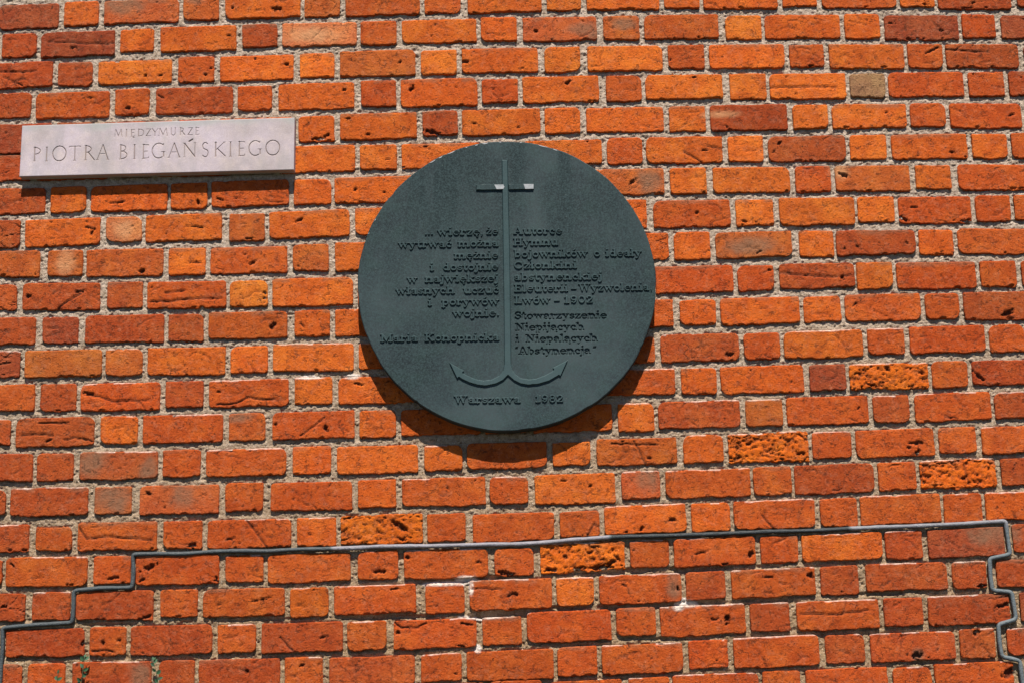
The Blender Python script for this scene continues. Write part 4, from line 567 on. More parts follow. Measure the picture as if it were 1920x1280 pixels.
# ------------------------------------------------------------------ slab-serif alphabet drawn as strokes (x-height 1, cap height 1.48)
B, Hh, Sf = .18, .10, .10           # half widths: stem, hairline, slab
def arc(cx, cy, rx, ry, a0, a1, n=9):
    return [(cx + rx * math.cos(math.radians(a0 + (a1 - a0) * i / n)), cy + ry * math.sin(math.radians(a0 + (a1 - a0) * i / n))) for i in range(n + 1)]
def foot(x, y=.085, l=.24, rr=.24): return (Sf, [(x - l, y), (x + rr, y)])
T = .915; CT = 1.395
G = {
 'a': (1.05, [(B, arc(.46, .68, .27, .24, 160, 20, 6) + [(.72, .62), (.72, .1)]), (Hh, arc(.44, .31, .29, .22, 75, 300, 8) + [(.70, .25)]), foot(.82, .085, .1, .16)]),
 'b': (1.15, [(B, [(.28, 1.40), (.28, .08)]), (Sf, [(.05, CT), (.28, CT)]), (.13, arc(.60, .5, .33, .4, -180, 180, 14))]),
 'c': (.98, [(.135, arc(.54, .5, .38, .41, 55, 305, 12)), (B, [(.76, .74), (.77, .70)])]),
 'd': (1.18, [(B, [(.86, 1.40), (.86, .08)]), (Sf, [(.62, CT), (.86, CT)]), (Sf, [(.86, .085), (1.10, .085)]), (.13, arc(.53, .5, .33, .4, -180, 180, 14))]),
 'e': (1.10, [(.125, arc(.55, .5, .41, .42, 5, 285, 14)), (.085, [(.17, .55), (.94, .55)]), (.09, [(.66, .09), (.88, .20)])]),
 'h': (1.30, [(B, [(.28, 1.40), (.28, .08)]), (Sf, [(.05, CT), (.28, CT)]), foot(.28), (B, arc(.64, .58, .34, .32, 150, 0, 6) + [(.98, .08)]), foot(.98)]),
 'i': (.66, [(B, [(.32, T), (.32, .08)]), (Sf, [(.08, T), (.32, T)]), foot(.32), (.175, [(.30, 1.40), (.32, 1.40)])]),
 'j': (.60, [(B, [(.36, T), (.36, -.10)] + arc(.12, -.12, .24, .20, 0, -110, 5)), (Sf, [(.12, T), (.36, T)]), (.175, [(.34, 1.40), (.36, 1.40)])]),
 'k': (1.25, [(B, [(.28, 1.40), (.28, .08)]), (Sf, [(.05, CT), (.28, CT)]), foot(.28), (Hh, [(.92, .90), (.36, .42)]), (B, [(.56, .56), (.96, .08)]), (Sf, [(.70, .915), (1.12, .915)]), foot(.98)]),
 'l': (.66, [(B, [(.32, 1.40), (.32, .08)]), (Sf, [(.08, CT), (.32, CT)]), foot(.32)]),
 'm': (1.90, [(B, [(.28, T), (.28, .08)]), (Sf, [(.04, T), (.28, T)]), foot(.28, .085, .24, .2), (B, arc(.60, .6, .31, .30, 150, 0, 6) + [(.91, .08)]), foot(.91, .085, .2, .2), (B, arc(1.24, .6, .31, .30, 150, 0, 6) + [(1.56, .08)]), foot(1.58, .085, .2, .24)]),
 'n': (1.30, [(B, [(.28, T), (.28, .08)]), (Sf, [(.04, T), (.28, T)]), foot(.28), (B, arc(.64, .58, .34, .32, 150, 0, 6) + [(.98, .08)]), foot(.98)]),
 'o': (1.06, [(.14, arc(.53, .5, .38, .41, 0, 360, 16))]),
 'p': (1.18, [(B, [(.30, T), (.30, -.38)]), (Sf, [(.04, T), (.30, T)]), foot(.30, -.36), (.13, arc(.63, .5, .33, .4, -180, 180, 14))]),
 'r': (.92, [(B, [(.28, T), (.28, .08)]), (Sf, [(.04, T), (.28, T)]), foot(.28, .085, .24, .28), (Hh, arc(.62, .62, .28, .27, 160, 60, 5)), (B, [(.76, .80), (.77, .78)])]),
 's': (.88, [(.13, arc(.44, .70, .26, .20, 30, 240, 7) + arc(.44, .31, .28, .21, 70, -150, 7)), (Hh, [(.72, .72), (.72, .86)]), (Hh, [(.15, .30), (.15, .14)])]),
 't': (.78, [(B, [(.32, 1.22), (.32, .32)] + arc(.52, .30, .20, .20, 180, 300, 5)), (Sf, [(.06, T), (.68, T)])]),
 'u': (1.28, [(B, [(.28, T), (.28, .42)] + arc(.60, .42, .32, .32, 180, 330, 6)), (Sf, [(.04, T), (.28, T)]), (B, [(.96, T), (.96, .08)]), (Sf, [(.72, T), (.96, T)]), foot(1.04, .085, .08, .16)]),
 'w': (1.62, [(B, [(.22, .90), (.50, .14)]), (Hh, [(.50, .14), (.80, .80)]), (B, [(.80, .86), (1.10, .14)]), (Hh, [(1.10, .14), (1.38, .90)]), (Sf, [(.04, T), (.46, T)]), (Sf, [(.66, T), (.92, T)]), (Sf, [(1.18, T), (1.58, T)])]),
 'y': (1.16, [(B, [(.22, .90), (.58, .12)]), (Hh, [(.92, .90), (.50, -.22)] + [(.36, -.36), (.20, -.32)]), (Sf, [(.04, T), (.46, T)]), (Sf, [(.72, T), (1.12, T)])]),
 'z': (.96, [(Sf, [(.14, T), (.82, T)]), (.13, [(.78, .88), (.18, .12)]), (Sf, [(.12, .085), (.84, .085)]), (Hh, [(.13, .90), (.13, .70)]), (Hh, [(.84, .10), (.84, .32)])]),
 'A': (1.50, [(Hh, [(.66, 1.40), (.26, .10)]), (B, [(.74, 1.40), (1.18, .10)]), (Sf, [(.42, .50), (1.02, .50)]), foot(.26, .085, .22, .22), foot(1.18, .085, .26, .26)]),
 'C': (1.42, [(.15, arc(.72, .74, .56, .62, 42, 318, 14)), (Hh, [(1.16, 1.36), (1.16, .98)]), (Hh, [(1.18, .30), (1.18, .44)])]),
 'E': (1.34, [(B, [(.36, 1.38), (.36, .10)]), (Sf, [(.08, CT), (1.16, CT)]), (Sf, [(.08, .085), (1.22, .085)]), (Sf, [(.36, .76), (.84, .76)]), (Hh, [(1.14, 1.38), (1.14, 1.10)]), (Hh, [(1.20, .10), (1.20, .40)]), (Hh, [(.86, .92), (.86, .60)])]),
 'H': (1.62, [(B, [(.38, 1.38), (.38, .10)]), (B, [(1.24, 1.38), (1.24, .10)]), (Sf, [(.38, .74), (1.24, .74)]), foot(.38, .085, .3, .28), foot(1.24, .085, .28, .3), foot(.38, CT, .3, .28), foot(1.24, CT, .28, .3)]),
 'K': (1.60, [(B, [(.38, 1.38), (.38, .10)]), foot(.38, .085, .3, .28), foot(.38, CT, .3, .28), (Hh, [(1.20, 1.36), (.44, .62)]), (B, [(.68, .84), (1.26, .10)]), foot(1.22, CT, .24, .24), foot(1.28, .085, .26, .26)]),
 'L': (1.26, [(B, [(.38, 1.38), (.38, .10)]), foot(.38, CT, .3, .3), (Sf, [(.08, .085), (1.14, .085)]), (Hh, [(1.12, .10), (1.12, .46)])]),
 'M': (1.86, [(B, [(.34, 1.36), (.34, .10)]), (B, [(1.50, 1.36), (1.50, .10)]), (B, [(.40, 1.34), (.92, .26)]), (Hh, [(.92, .26), (1.46, 1.34)]), foot(.30, .085, .24, .28), foot(1.50, .085, .28, .28), (Sf, [(.06, CT), (.40, CT)]), (Sf, [(1.44, CT), (1.78, CT)])]),
 'N': (1.62, [(Hh, [(.36, 1.36), (.36, .10)]), (Hh, [(1.28, 1.38), (1.28, .16)]), (B, [(.38, 1.34), (1.24, .16)]), foot(.36, .085, .26, .26), (Sf, [(.08, CT), (.42, CT)]), foot(1.28, CT, .26, .26)]),
 'S': (1.18, [(.15, arc(.60, 1.05, .37, .33, 30, 250, 8) + arc(.60, .43, .41, .34, 70, -150, 8)), (Hh, [(1.0, 1.36), (1.0, 1.05)]), (Hh, [(.17, .14), (.17, .44)])]),
 'W': (2.02, [(B, [(.30, 1.36), (.62, .16)]), (Hh, [(.62, .16), (1.00, 1.26)]), (B, [(1.00, 1.34), (1.34, .16)]), (Hh, [(1.34, .16), (1.70, 1.36)]), foot(.28, CT, .24, .26), foot(1.02, CT, .22, .22), foot(1.70, CT, .26, .24)]),
 '0': (1.16, [(.14, arc(.58, .74, .40, .60, 0, 360, 18))]),
 '1': (.96, [(B, [(.50, 1.36), (.50, .10)]), (Hh, [(.20, 1.12), (.50, 1.30)]), foot(.50, .085, .34, .34)]),
 '2': (1.12, [(.14, arc(.54, 1.02, .36, .32, 170, -30, 8) + [(.22, .16)]), (Sf, [(.16, .10), (.98, .10)]), (Hh, [(.96, .12), (.96, .36)]), (B, [(.22, 1.06), (.23, 1.06)])]),
 '8': (1.14, [(.13, arc(.57, 1.06, .30, .28, 0, 360, 14)), (.14, arc(.57, .42, .37, .34, 0, 360, 14))]),
 '9': (1.14, [(.14, arc(.57, .98, .36, .38, 0, 360, 14)), (.14, arc(.40, .80, .53, .70, 10, -75, 8)), (B, [(.30, .26), (.31, .26)])]),
 '.': (.42, [(.165, [(.20, .15), (.22, .15)])]),
 ',': (.42, [(.165, [(.20, .15), (.22, .15)]), (Hh, [(.30, .10), (.16, -.22)])]),
 '-': (1.06, [(Sf * 1.1, [(.12, .48), (.94, .48)])]),
 '“': (.72, [(.13, [(.20, 1.12), (.21, 1.12)]), (Hh, [(.16, 1.12), (.28, 1.42)]), (.13, [(.48, 1.12), (.49, 1.12)]), (Hh, [(.44, 1.12), (.56, 1.42)])]),
 '”': (.72, [(.13, [(.24, 1.36), (.25, 1.36)]), (Hh, [(.28, 1.36), (.16, 1.08)]), (.13, [(.52, 1.36), (.53, 1.36)]), (Hh, [(.56, 1.36), (.44, 1.08)])]),
}
def derived(base, extra): w, s = G[base]; return (w, s + extra)
acute = lambda x, y=1.22: (.11, [(x - .08, y), (x + .16, y + .26)])
G['ę'] = derived('e', [(Hh, [(.66, .06), (.52, -.16), (.60, -.32), (.76, -.30)])])
G['ą'] = derived('a', [(Hh, [(.86, .06), (.74, -.16), (.82, -.32), (.98, -.30)])])
G['ż'] = derived('z', [(.165, [(.46, 1.32), (.48, 1.32)])])
G['ź'] = derived('z', [acute(.46)]); G['ć'] = derived('c', [acute(.52)]); G['ó'] = derived('o', [acute(.53)])
G['ł'] = derived('l', [(Hh, [(.08, .62), (.56, .96)])])

def word_segments(text, ax, az, bx, bz, xh):
    total = sum(G[c][0] for c in text); L = math.hypot(bx - ax, bz - az); sx = L / total
    ux, uz = (bx - ax) / L, (bz - az) / L; segs = []; pen = 0
    for c in text:
        w, st = G[c]
        for hw, pts in st:
            q = []
            for (px, py) in pts:
                lx = (pen + px) * sx; ly = py * xh
                q.append((ax + ux * lx, az + uz * lx + ly))
            segs.append((max(hw, .125) * (sx * .4 + xh * .6) if hw > .12 else hw * (sx * .4 + xh * .6), q))
        pen += w
    return segs
def segs_sdf(segs):
    def f(X, Z):
        d = np.full(X.shape, 1.0)
        for hw, q in segs:
            x0 = min(p[0] for p in q) - hw - .006; x1 = max(p[0] for p in q) + hw + .006; z0 = min(p[1] for p in q) - hw - .006; z1 = max(p[1] for p in q) + hw + .006
            m = (X >= x0) & (X <= x1) & (Z >= z0) & (Z <= z1)
            if not m.any(): continue
            d[m] = np.minimum(d[m], seg_dist(X[m], Z[m], q) - hw)
        return d
    return f

TAB = {'cable': [[-1.6928, 1.5473], [-1.6651, 1.6293], [-1.6618, 1.7293], [-1.6594, 1.7683], [-1.6639, 1.8358], [-1.5567, 1.843], [-1.4396, 1.8465], [-1.438, 1.8888], [-1.437, 1.9472], [-1.3539, 1.9534], [-1.2476, 1.9528], [-1.2458, 2.0], [-1.2501, 2.0591], [-1.1029, 2.0579], [-0.9299, 2.0611], [-0.8145, 2.0591], [-0.5722, 2.0615], [-0.2837, 2.0609], [0.0047, 2.057], [0.2937, 2.0708], [0.5131, 2.0716], [0.7095, 2.0741], [0.9174, 2.0753], [1.0735, 2.0778], [1.322, 2.0807], [1.5854, 2.0878], [1.588, 2.0359], [1.591, 1.9813], [1.5226, 1.9689], [1.5214, 1.912], [1.523, 1.8665], [1.5842, 1.8603], [1.5884, 1.8195], [1.5914, 1.7732], [1.5308, 1.7591], [1.5313, 1.7087], [1.5352, 1.6584], [1.5912, 1.6446], [1.5915, 1.6068], [1.593, 1.5625], [1.5933, 1.5074], [1.6572, 1.4974], [1.661, 1.4507]], 'disc': [-0.0122, 2.9169, 0.4963], 'plaque': [[-1.6536, 3.5241], [-0.7217, 3.5261], [-0.7239, 3.3394], [-1.6563, 3.3422]], 'words': [['...', -0.2835, 3.0894, -0.2528, 3.0895, 0.018, 'r'], ['wierzę,', -0.2403, 3.0872, -0.0868, 3.0846, 0.018, 'r'], ['że', -0.0771, 3.0853, -0.0352, 3.0844, 0.018, 'r'], ['wytrwać', -0.372, 3.0479, -0.1909, 3.0445, 0.0179, 'r'], ['można', -0.1728, 3.0449, -0.0357, 3.0424, 0.0179, 'r'], ['mężnie', -0.1861, 3.0043, -0.0368, 3.0018, 0.0179, 'r'], ['i', -0.268, 2.9653, -0.2521, 2.965, 0.0178, 'r'], ['dostojnie', -0.2252, 2.965, -0.0378, 2.9614, 0.0178, 'r'], ['w', -0.3443, 2.9262, -0.3083, 2.9257, 0.0178, 'r'], ['największej', -0.2847, 2.9263, -0.0388, 2.922, 0.0178, 'r'], ['własnych', -0.3822, 2.8876, -0.1848, 2.8851, 0.0178, 'r'], ['uczuć', -0.158, 2.8843, -0.0376, 2.8827, 0.0177, 'r'], ['i', -0.2763, 2.8458, -0.2611, 2.8457, 0.0176, 'r'], ['porywów', -0.2307, 2.8463, -0.0386, 2.8431, 0.0176, 'r'], ['wojnie.', -0.1955, 2.8066, -0.039, 2.8045, 0.0176, 'r'], ['Maria', -0.435, 2.7285, -0.3098, 2.7272, 0.0175, 'r'], ['Konopnicka', -0.2892, 2.7267, -0.0411, 2.7226, 0.0174, 'r'], ['Autorce', 0.0147, 3.0836, 0.1792, 3.0797, 0.0179, 'r'], ['Hymnu', 0.0122, 3.0438, 0.164, 3.0413, 0.0179, 'r'], ['bojowników', 0.0139, 3.0033, 0.2613, 2.9991, 0.0179, 'r'], ['o', 0.2802, 2.9988, 0.303, 2.9983, 0.0178, 'r'], ['ideały', 0.3183, 2.9978, 0.4406, 2.9954, 0.0179, 'r'], ['Członkini', 0.0122, 2.9636, 0.2243, 2.9603, 0.0178, 'r'], ['abstynenckiej', 0.0117, 2.9246, 0.3068, 2.9184, 0.0177, 'r'], ['Eleuterii', 0.0106, 2.8849, 0.1919, 2.8815, 0.0177, 'r'], ['-', 0.2002, 2.8813, 0.2195, 2.8811, 0.0177, 'r'], ['Wyzwolenia', 0.2251, 2.8809, 0.4611, 2.8778, 0.0177, 'r'], [',', 0.4644, 2.8773, 0.4693, 2.8772, 0.0177, 'r'], ['Lwów', 0.0109, 2.8448, 0.1311, 2.8425, 0.0177, 'r'], ['-', 0.1421, 2.8423, 0.1628, 2.8419, 0.0177, 'r'], ['1902', 0.1739, 2.8412, 0.2733, 2.8395, 0.0177, 'r'], ['Stowarzyszenie', 0.0094, 2.7916, 0.3168, 2.7856, 0.0176, 'i'], ['Niepijących', 0.0111, 2.7529, 0.2396, 2.7489, 0.0175, 'i'], ['i', 0.0114, 2.7139, 0.0238, 2.7141, 0.0175, 'i'], ['Niepalących', 0.0444, 2.7135, 0.2829, 2.7098, 0.0175, 'i'], ['“', 0.0089, 2.6741, 0.0199, 2.6741, 0.0174, 'i'], ['Abstynencja', 0.0199, 2.6738, 0.2578, 2.6697, 0.0174, 'i'], ['”', 0.2654, 2.6689, 0.2778, 2.6691, 0.0174, 'i'], ['Warszawa', -0.1958, 2.5171, 0.0236, 2.5135, 0.0172, 'r'], ['1982', 0.0686, 2.5128, 0.1636, 2.5113, 0.0172, 'r']], 'anchor': [[-0.0175, 3.345], [0.0025, 3.3444], [0.0008, 3.01], [-0.0047, 2.6413], [-0.0008, 2.6233], [0.0075, 2.6088], [0.0247, 2.5949], [0.0518, 2.5897], [0.0753, 2.5917], [0.1019, 2.6007], [0.1263, 2.6125], [0.134, 2.6186], [0.1307, 2.6258], [0.1825, 2.6508], [0.156, 2.5947], [0.1509, 2.6002], [0.1188, 2.5824], [0.0835, 2.5727], [0.0485, 2.5705], [0.0241, 2.5753], [0.0017, 2.5875], [-0.0162, 2.6048], [-0.0333, 2.5885], [-0.0563, 2.5776], [-0.0897, 2.5714], [-0.1159, 2.5748], [-0.1437, 2.5837], [-0.168, 2.5959], [-0.1775, 2.6033], [-0.1837, 2.5973], [-0.2094, 2.655], [-0.1593, 2.6242], [-0.1649, 2.6173], [-0.1467, 2.6069], [-0.1224, 2.5955], [-0.097, 2.5903], [-0.0717, 2.5923], [-0.0451, 2.6049], [-0.0325, 2.6206], [-0.0275, 2.642], [-0.0245, 2.7914]], 'bar': [[-0.1061, 3.2608], [0.0877, 3.2574], [0.0872, 3.2382], [-0.1065, 3.2412]], 'barwhite': [[-0.0457, 3.259], [-0.014, 3.2587], [-0.0107, 3.2486], [-0.0145, 3.2403], [-0.0379, 3.2404], [-1.7415, 3.9798], [0.0532, 3.258], [0.0877, 3.2574], [0.0872, 3.2382], [0.0582, 3.2385]], 'letters': [['P', -1.6126, 3.3951, -1.5862, 0.0496, 0.0], ['I', -1.5708, 3.3939, -1.5617, 0.0496, 0.0], ['O', -1.5472, 3.3935, -1.4991, 0.0528, 0.0002], ['T', -1.4891, 3.3934, -1.4519, 0.0523, 0.0], ['R', -1.4383, 3.3934, -1.4029, 0.0523, 0.0001], ['A', -1.3947, 3.394, -1.3557, 0.0528, 0.0001], ['B', -1.3194, 3.3937, -1.2903, 0.0512, 0.0001], ['I', -1.2722, 3.3931, -1.2622, 0.0508, 0.0], ['E', -1.2413, 3.3933, -1.2186, 0.051, 0.0001], ['G', -1.2078, 3.3935, -1.1633, 0.0531, 0.0001], ['A', -1.1515, 3.3941, -1.1125, 0.0514, 0.0001], ['Ń', -1.1007, 3.3942, -1.058, 0.0504, 0.0001], ['S', -1.038, 3.3935, -1.0145, 0.0519, 0.0], ['K', -0.9954, 3.3941, -0.9564, 0.0505, 0.0001], ['I', -0.9446, 3.393, -0.9355, 0.0508, 0.0], ['E', -0.9146, 3.3933, -0.891, 0.0516, 0.0], ['G', -0.8783, 3.393, -0.8348, 0.0531, 0.0001], ['O', -0.8211, 3.3928, -0.7712, 0.0531, 0.0001], ['M', -1.3369, 3.4745, -1.3105, 0.0253, 0.0001], ['I', -1.2986, 3.4738, -1.2932, 0.0253, 0.0], ['Ę', -1.2813, 3.4736, -1.2677, 0.0254, 0.0001], ['D', -1.2577, 3.4737, -1.2358, 0.0257, 0.0001], ['Z', -1.2294, 3.4736, -1.2122, 0.0258, 0.0001], ['Y', -1.2094, 3.4734, -1.1876, 0.0258, 0.0001], ['M', -1.1867, 3.4739, -1.1557, 0.0261, 0.0001], ['U', -1.1457, 3.4739, -1.1266, 0.0261, 0.0], ['R', -1.1138, 3.4733, -1.0956, 0.0269, 0.0], ['Z', -1.0865, 3.4733, -1.0692, 0.0269, 0.0], ['E', -1.061, 3.4729, -1.0483, 0.0273, 0.0]], 'sprigs': [[-1.4801, 1.6243], [-1.4721, 1.6872], [-1.4035, 1.6139], [-1.3938, 1.685], [-1.3884, 1.7349], [-1.151, 1.6153], [-1.1554, 1.6685], [-1.17, 1.7189]]}
# ------------------------------------------------------------------ round memorial plaque
YD = -.062; RIM = .0035
cx, cz, RD = TAB['disc']
disc = empty('round_plaque', (cx, 0, cz), 'large round dark green metal plaque with raised cross, anchor and Polish inscription', 'plaque')
def rel(V): V = np.asarray(V, float).copy(); V[:, 0] -= cx; V[:, 2] -= cz; return V
def put(name, me, parent):
    o = bpy.data.objects.new(name, me); o.parent = parent; S.collection.objects.link(o); return o
def shift(me, dx, dz):
    n = len(me.vertices); a = np.empty(n * 3, np.float32); me.vertices.foreach_get('co', a); a = a.reshape(-1, 3); a[:, 0] -= dx; a[:, 2] -= dz
    me.vertices.foreach_set('co', a.ravel()); me.update(); return me
raised = [w for w in TAB['words'] if w[6] == 'r']; cut = [w for w in TAB['words'] if w[6] == 'i']
# body: rim turned from a profile, face with a finely gridded window for the incised lines
nseg = 256
import bmesh
def disc_body():
    inc = []
    for w in cut: inc += word_segments(*w[:6])
    xs_ = [p[0] for h, q in inc for p in q]; zs_ = [p[1] for h, q in inc for p in q]
    st = .00125
    x0, z0 = min(xs_) - .010, min(zs_) - .010
    nx = int((max(xs_) + .010 - x0) / st) + 1; nz = int((max(zs_) + .010 - z0) / st) + 1
    xs = x0 + np.arange(nx) * st; zs = z0 + np.arange(nz) * st
    X, Z = np.meshgrid(xs, zs); d = segs_sdf(inc)(X, Z)
    dep = .0045 * np.clip((-d + .0003) / .0012, 0, 1)
    dep[0, :] = dep[-1, :] = 0; dep[:, 0] = dep[:, -1] = 0
    Vg = np.stack([X.ravel(), YD + dep.ravel(), Z.ravel()], 1); Fg = grid_faces(nx, nz)
    ang = np.linspace(0, 2 * np.pi, nseg, endpoint=False)
    wob = .0006 * np.sin(ang * 7 + 1) + .0005 * np.sin(ang * 19) + .0009 * vnoise(ang * 70 / 6.283, ang * 0, 5) - .0022 * sstep(.55, .9, vnoise(ang * 90 / 6.283, ang * 0, 8))
    prof = [(0, YD), (-.0000, YD), (.0022, YD + .0012), (.0030, YD + .0040), (.0032, -.012), (.0010, -.004), (-.02, -.0035)]
    rr = RD - .0032 + wob
    rings = [np.stack([cx + (rr + p[0]) * np.cos(ang), np.full(nseg, p[1]), cz + (rr + p[0]) * np.sin(ang)], 1) for p in prof[1:]]
    # face between window and rim: triangulated plane
    bm = bmesh.new()
    outer = [bm.verts.new(v) for v in rings[0]]
    idx = np.arange(nx * nz).reshape(nz, nx); ringi = np.concatenate([idx[0, :], idx[1:, -1], idx[-1, -2::-1], idx[-2:0:-1, 0]])
    inner = [bm.verts.new(Vg[i]) for i in ringi]
    es = [bm.edges.new((outer[i], outer[(i + 1) % nseg])) for i in range(nseg)] + [bm.edges.new((inner[i], inner[(i + 1) % len(inner)])) for i in range(len(inner))]
    bmesh.ops.triangle_fill(bm, use_beauty=True, use_dissolve=False, edges=es, normal=(0, -1, 0))
    bm.verts.index_update()
    Vt = np.array([v.co[:] for v in bm.verts]); Ft = np.array([[v.index for v in f.verts] for f in bm.faces])
    nrm = np.cross(Vt[Ft[:, 1]] - Vt[Ft[:, 0]], Vt[Ft[:, 2]] - Vt[Ft[:, 0]])[:, 1]; Ft[nrm > 0] = Ft[nrm > 0][:, ::-1]
    bm.free()
    # finer face: split each long triangle is unnecessary, the plane is flat
    nV = len(Vg); V = [Vg]; F4 = [Fg]; n = nV
    V.append(Vt); F3 = [Ft + n]; n += len(Vt)
    i = np.arange(nseg); j = (i + 1) % nseg; base = n
    for q, rg in enumerate(rings):
        V.append(rg)
        if q: a = base + (q - 1) * nseg; b_ = base + q * nseg; F4.append(np.stack([a + i, b_ + i, b_ + j, a + j], 1))
    V = np.concatenate(V)
    sc = np.zeros(len(V))
    me = mesh_np('casting', rel(V), F4 + F3, M_iron, False, {'scuff': sc})
    return me
put('casting', disc_body(), disc)
def scuffs():
    # chipped pale metal along the top rim: thin raised flakes
    r = np.random.default_rng(3); out = []
    for a in (96, 99, 101, 110, 112.5, 116, 118.5, 121, 71, 73.5, 76, 62, 88, 104):
        out.append(a)
    return out
for w in raised:
    segs = word_segments(*w[:6]); xs_ = [p[0] for h, q in segs for p in q]; zs_ = [p[1] for h, q in segs for p in q]
    box = (min(xs_) - .007, max(xs_) + .007, min(zs_) - .007, max(zs_) + .007)
    me = relief_mesh('raised_lettering', segs_sdf(segs), box, .00115, .0040, .0016, YD, M_iron, sc=.35)
    put('raised_lettering', shift(me, cx, cz), disc)
# anchor and cross bar
A = TAB['anchor']; fa = poly_sdf(A); bar = poly_sdf(TAB['bar'])
me = relief_mesh('anchor', fa, (min(p[0] for p in A) - .01, max(p[0] for p in A) + .01, min(p[1] for p in A) - .01, max(p[1] for p in A) + .01), .0014, .0055, .0028, YD, M_iron, sc=.6)
put('anchor', shift(me, cx, cz), disc)
Bp = TAB['bar']
def bar_out(X, Z):                      # the bar stops against the shaft on both sides
    return np.maximum(bar(X, Z), -fa(X, Z) + .0012)
me = relief_mesh('cross_bar', bar_out, (min(p[0] for p in Bp) - .01, max(p[0] for p in Bp) + .01, min(p[1] for p in Bp) - .01, max(p[1] for p in Bp) + .01), .0015, .0055, .0016, YD, M_iron, sc=.15)
put('cross_bar', shift(me, cx, cz), disc)
Wp = TAB['barwhite']  # sky reflections on the bar, put in as pale coloured patches
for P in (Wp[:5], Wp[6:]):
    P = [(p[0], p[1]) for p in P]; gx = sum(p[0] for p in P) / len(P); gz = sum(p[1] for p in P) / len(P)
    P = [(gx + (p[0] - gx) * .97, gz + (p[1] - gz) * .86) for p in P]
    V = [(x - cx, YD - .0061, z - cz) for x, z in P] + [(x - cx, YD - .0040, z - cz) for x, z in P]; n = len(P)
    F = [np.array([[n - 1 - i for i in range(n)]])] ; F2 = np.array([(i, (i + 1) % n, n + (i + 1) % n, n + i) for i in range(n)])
    me = mesh_np('bar_glint', np.array(V), F + [F2], M_worn_glint, False)
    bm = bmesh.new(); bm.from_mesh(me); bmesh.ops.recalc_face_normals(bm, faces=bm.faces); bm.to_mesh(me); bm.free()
    o = put('bar_glint', me, disc); o['label'] = 'bright reflection painted on the cross bar'
# bare chips on the upper rim
r = np.random.default_rng(11)
chips_v, chips_f, n0 = [], [], 0
for a, L in ((97, 2.2), (100.5, 1.2), (111, 3.0), (115.5, 1.6), (119, 2.4), (74, 3.6), (69, 1.8), (91, .9), (104.5, .7), (83, .8), (152, .8), (158, .6)):
    n = 9; t = np.radians(a + np.linspace(-L / 2, L / 2, n)); wd = (.0022 * np.sin(np.linspace(.15, np.pi - .15, n)) + .0006 * r.random(n)) * min(1, L / 2 + .3)
    ro = np.full(n, RD - .0026) ; ri = RD - .0030 - wd
    V = np.concatenate([np.stack([ro * np.cos(t), np.full(n, YD + .0004 - .0007), ro * np.sin(t)], 1), np.stack([ri * np.cos(t), np.full(n, YD - .0006), ri * np.sin(t)], 1)])
    i = np.arange(n - 1); chips_v.append(V); chips_f.append(np.stack([i, i + 1, n + i + 1, n + i], 1)[:, ::-1] + n0); n0 += 2 * n
o = put('rim_wear', mesh_np('rim_wear', np.concatenate(chips_v), chips_f, M_worn_glint, False), disc); o['kind'] = 'stuff'

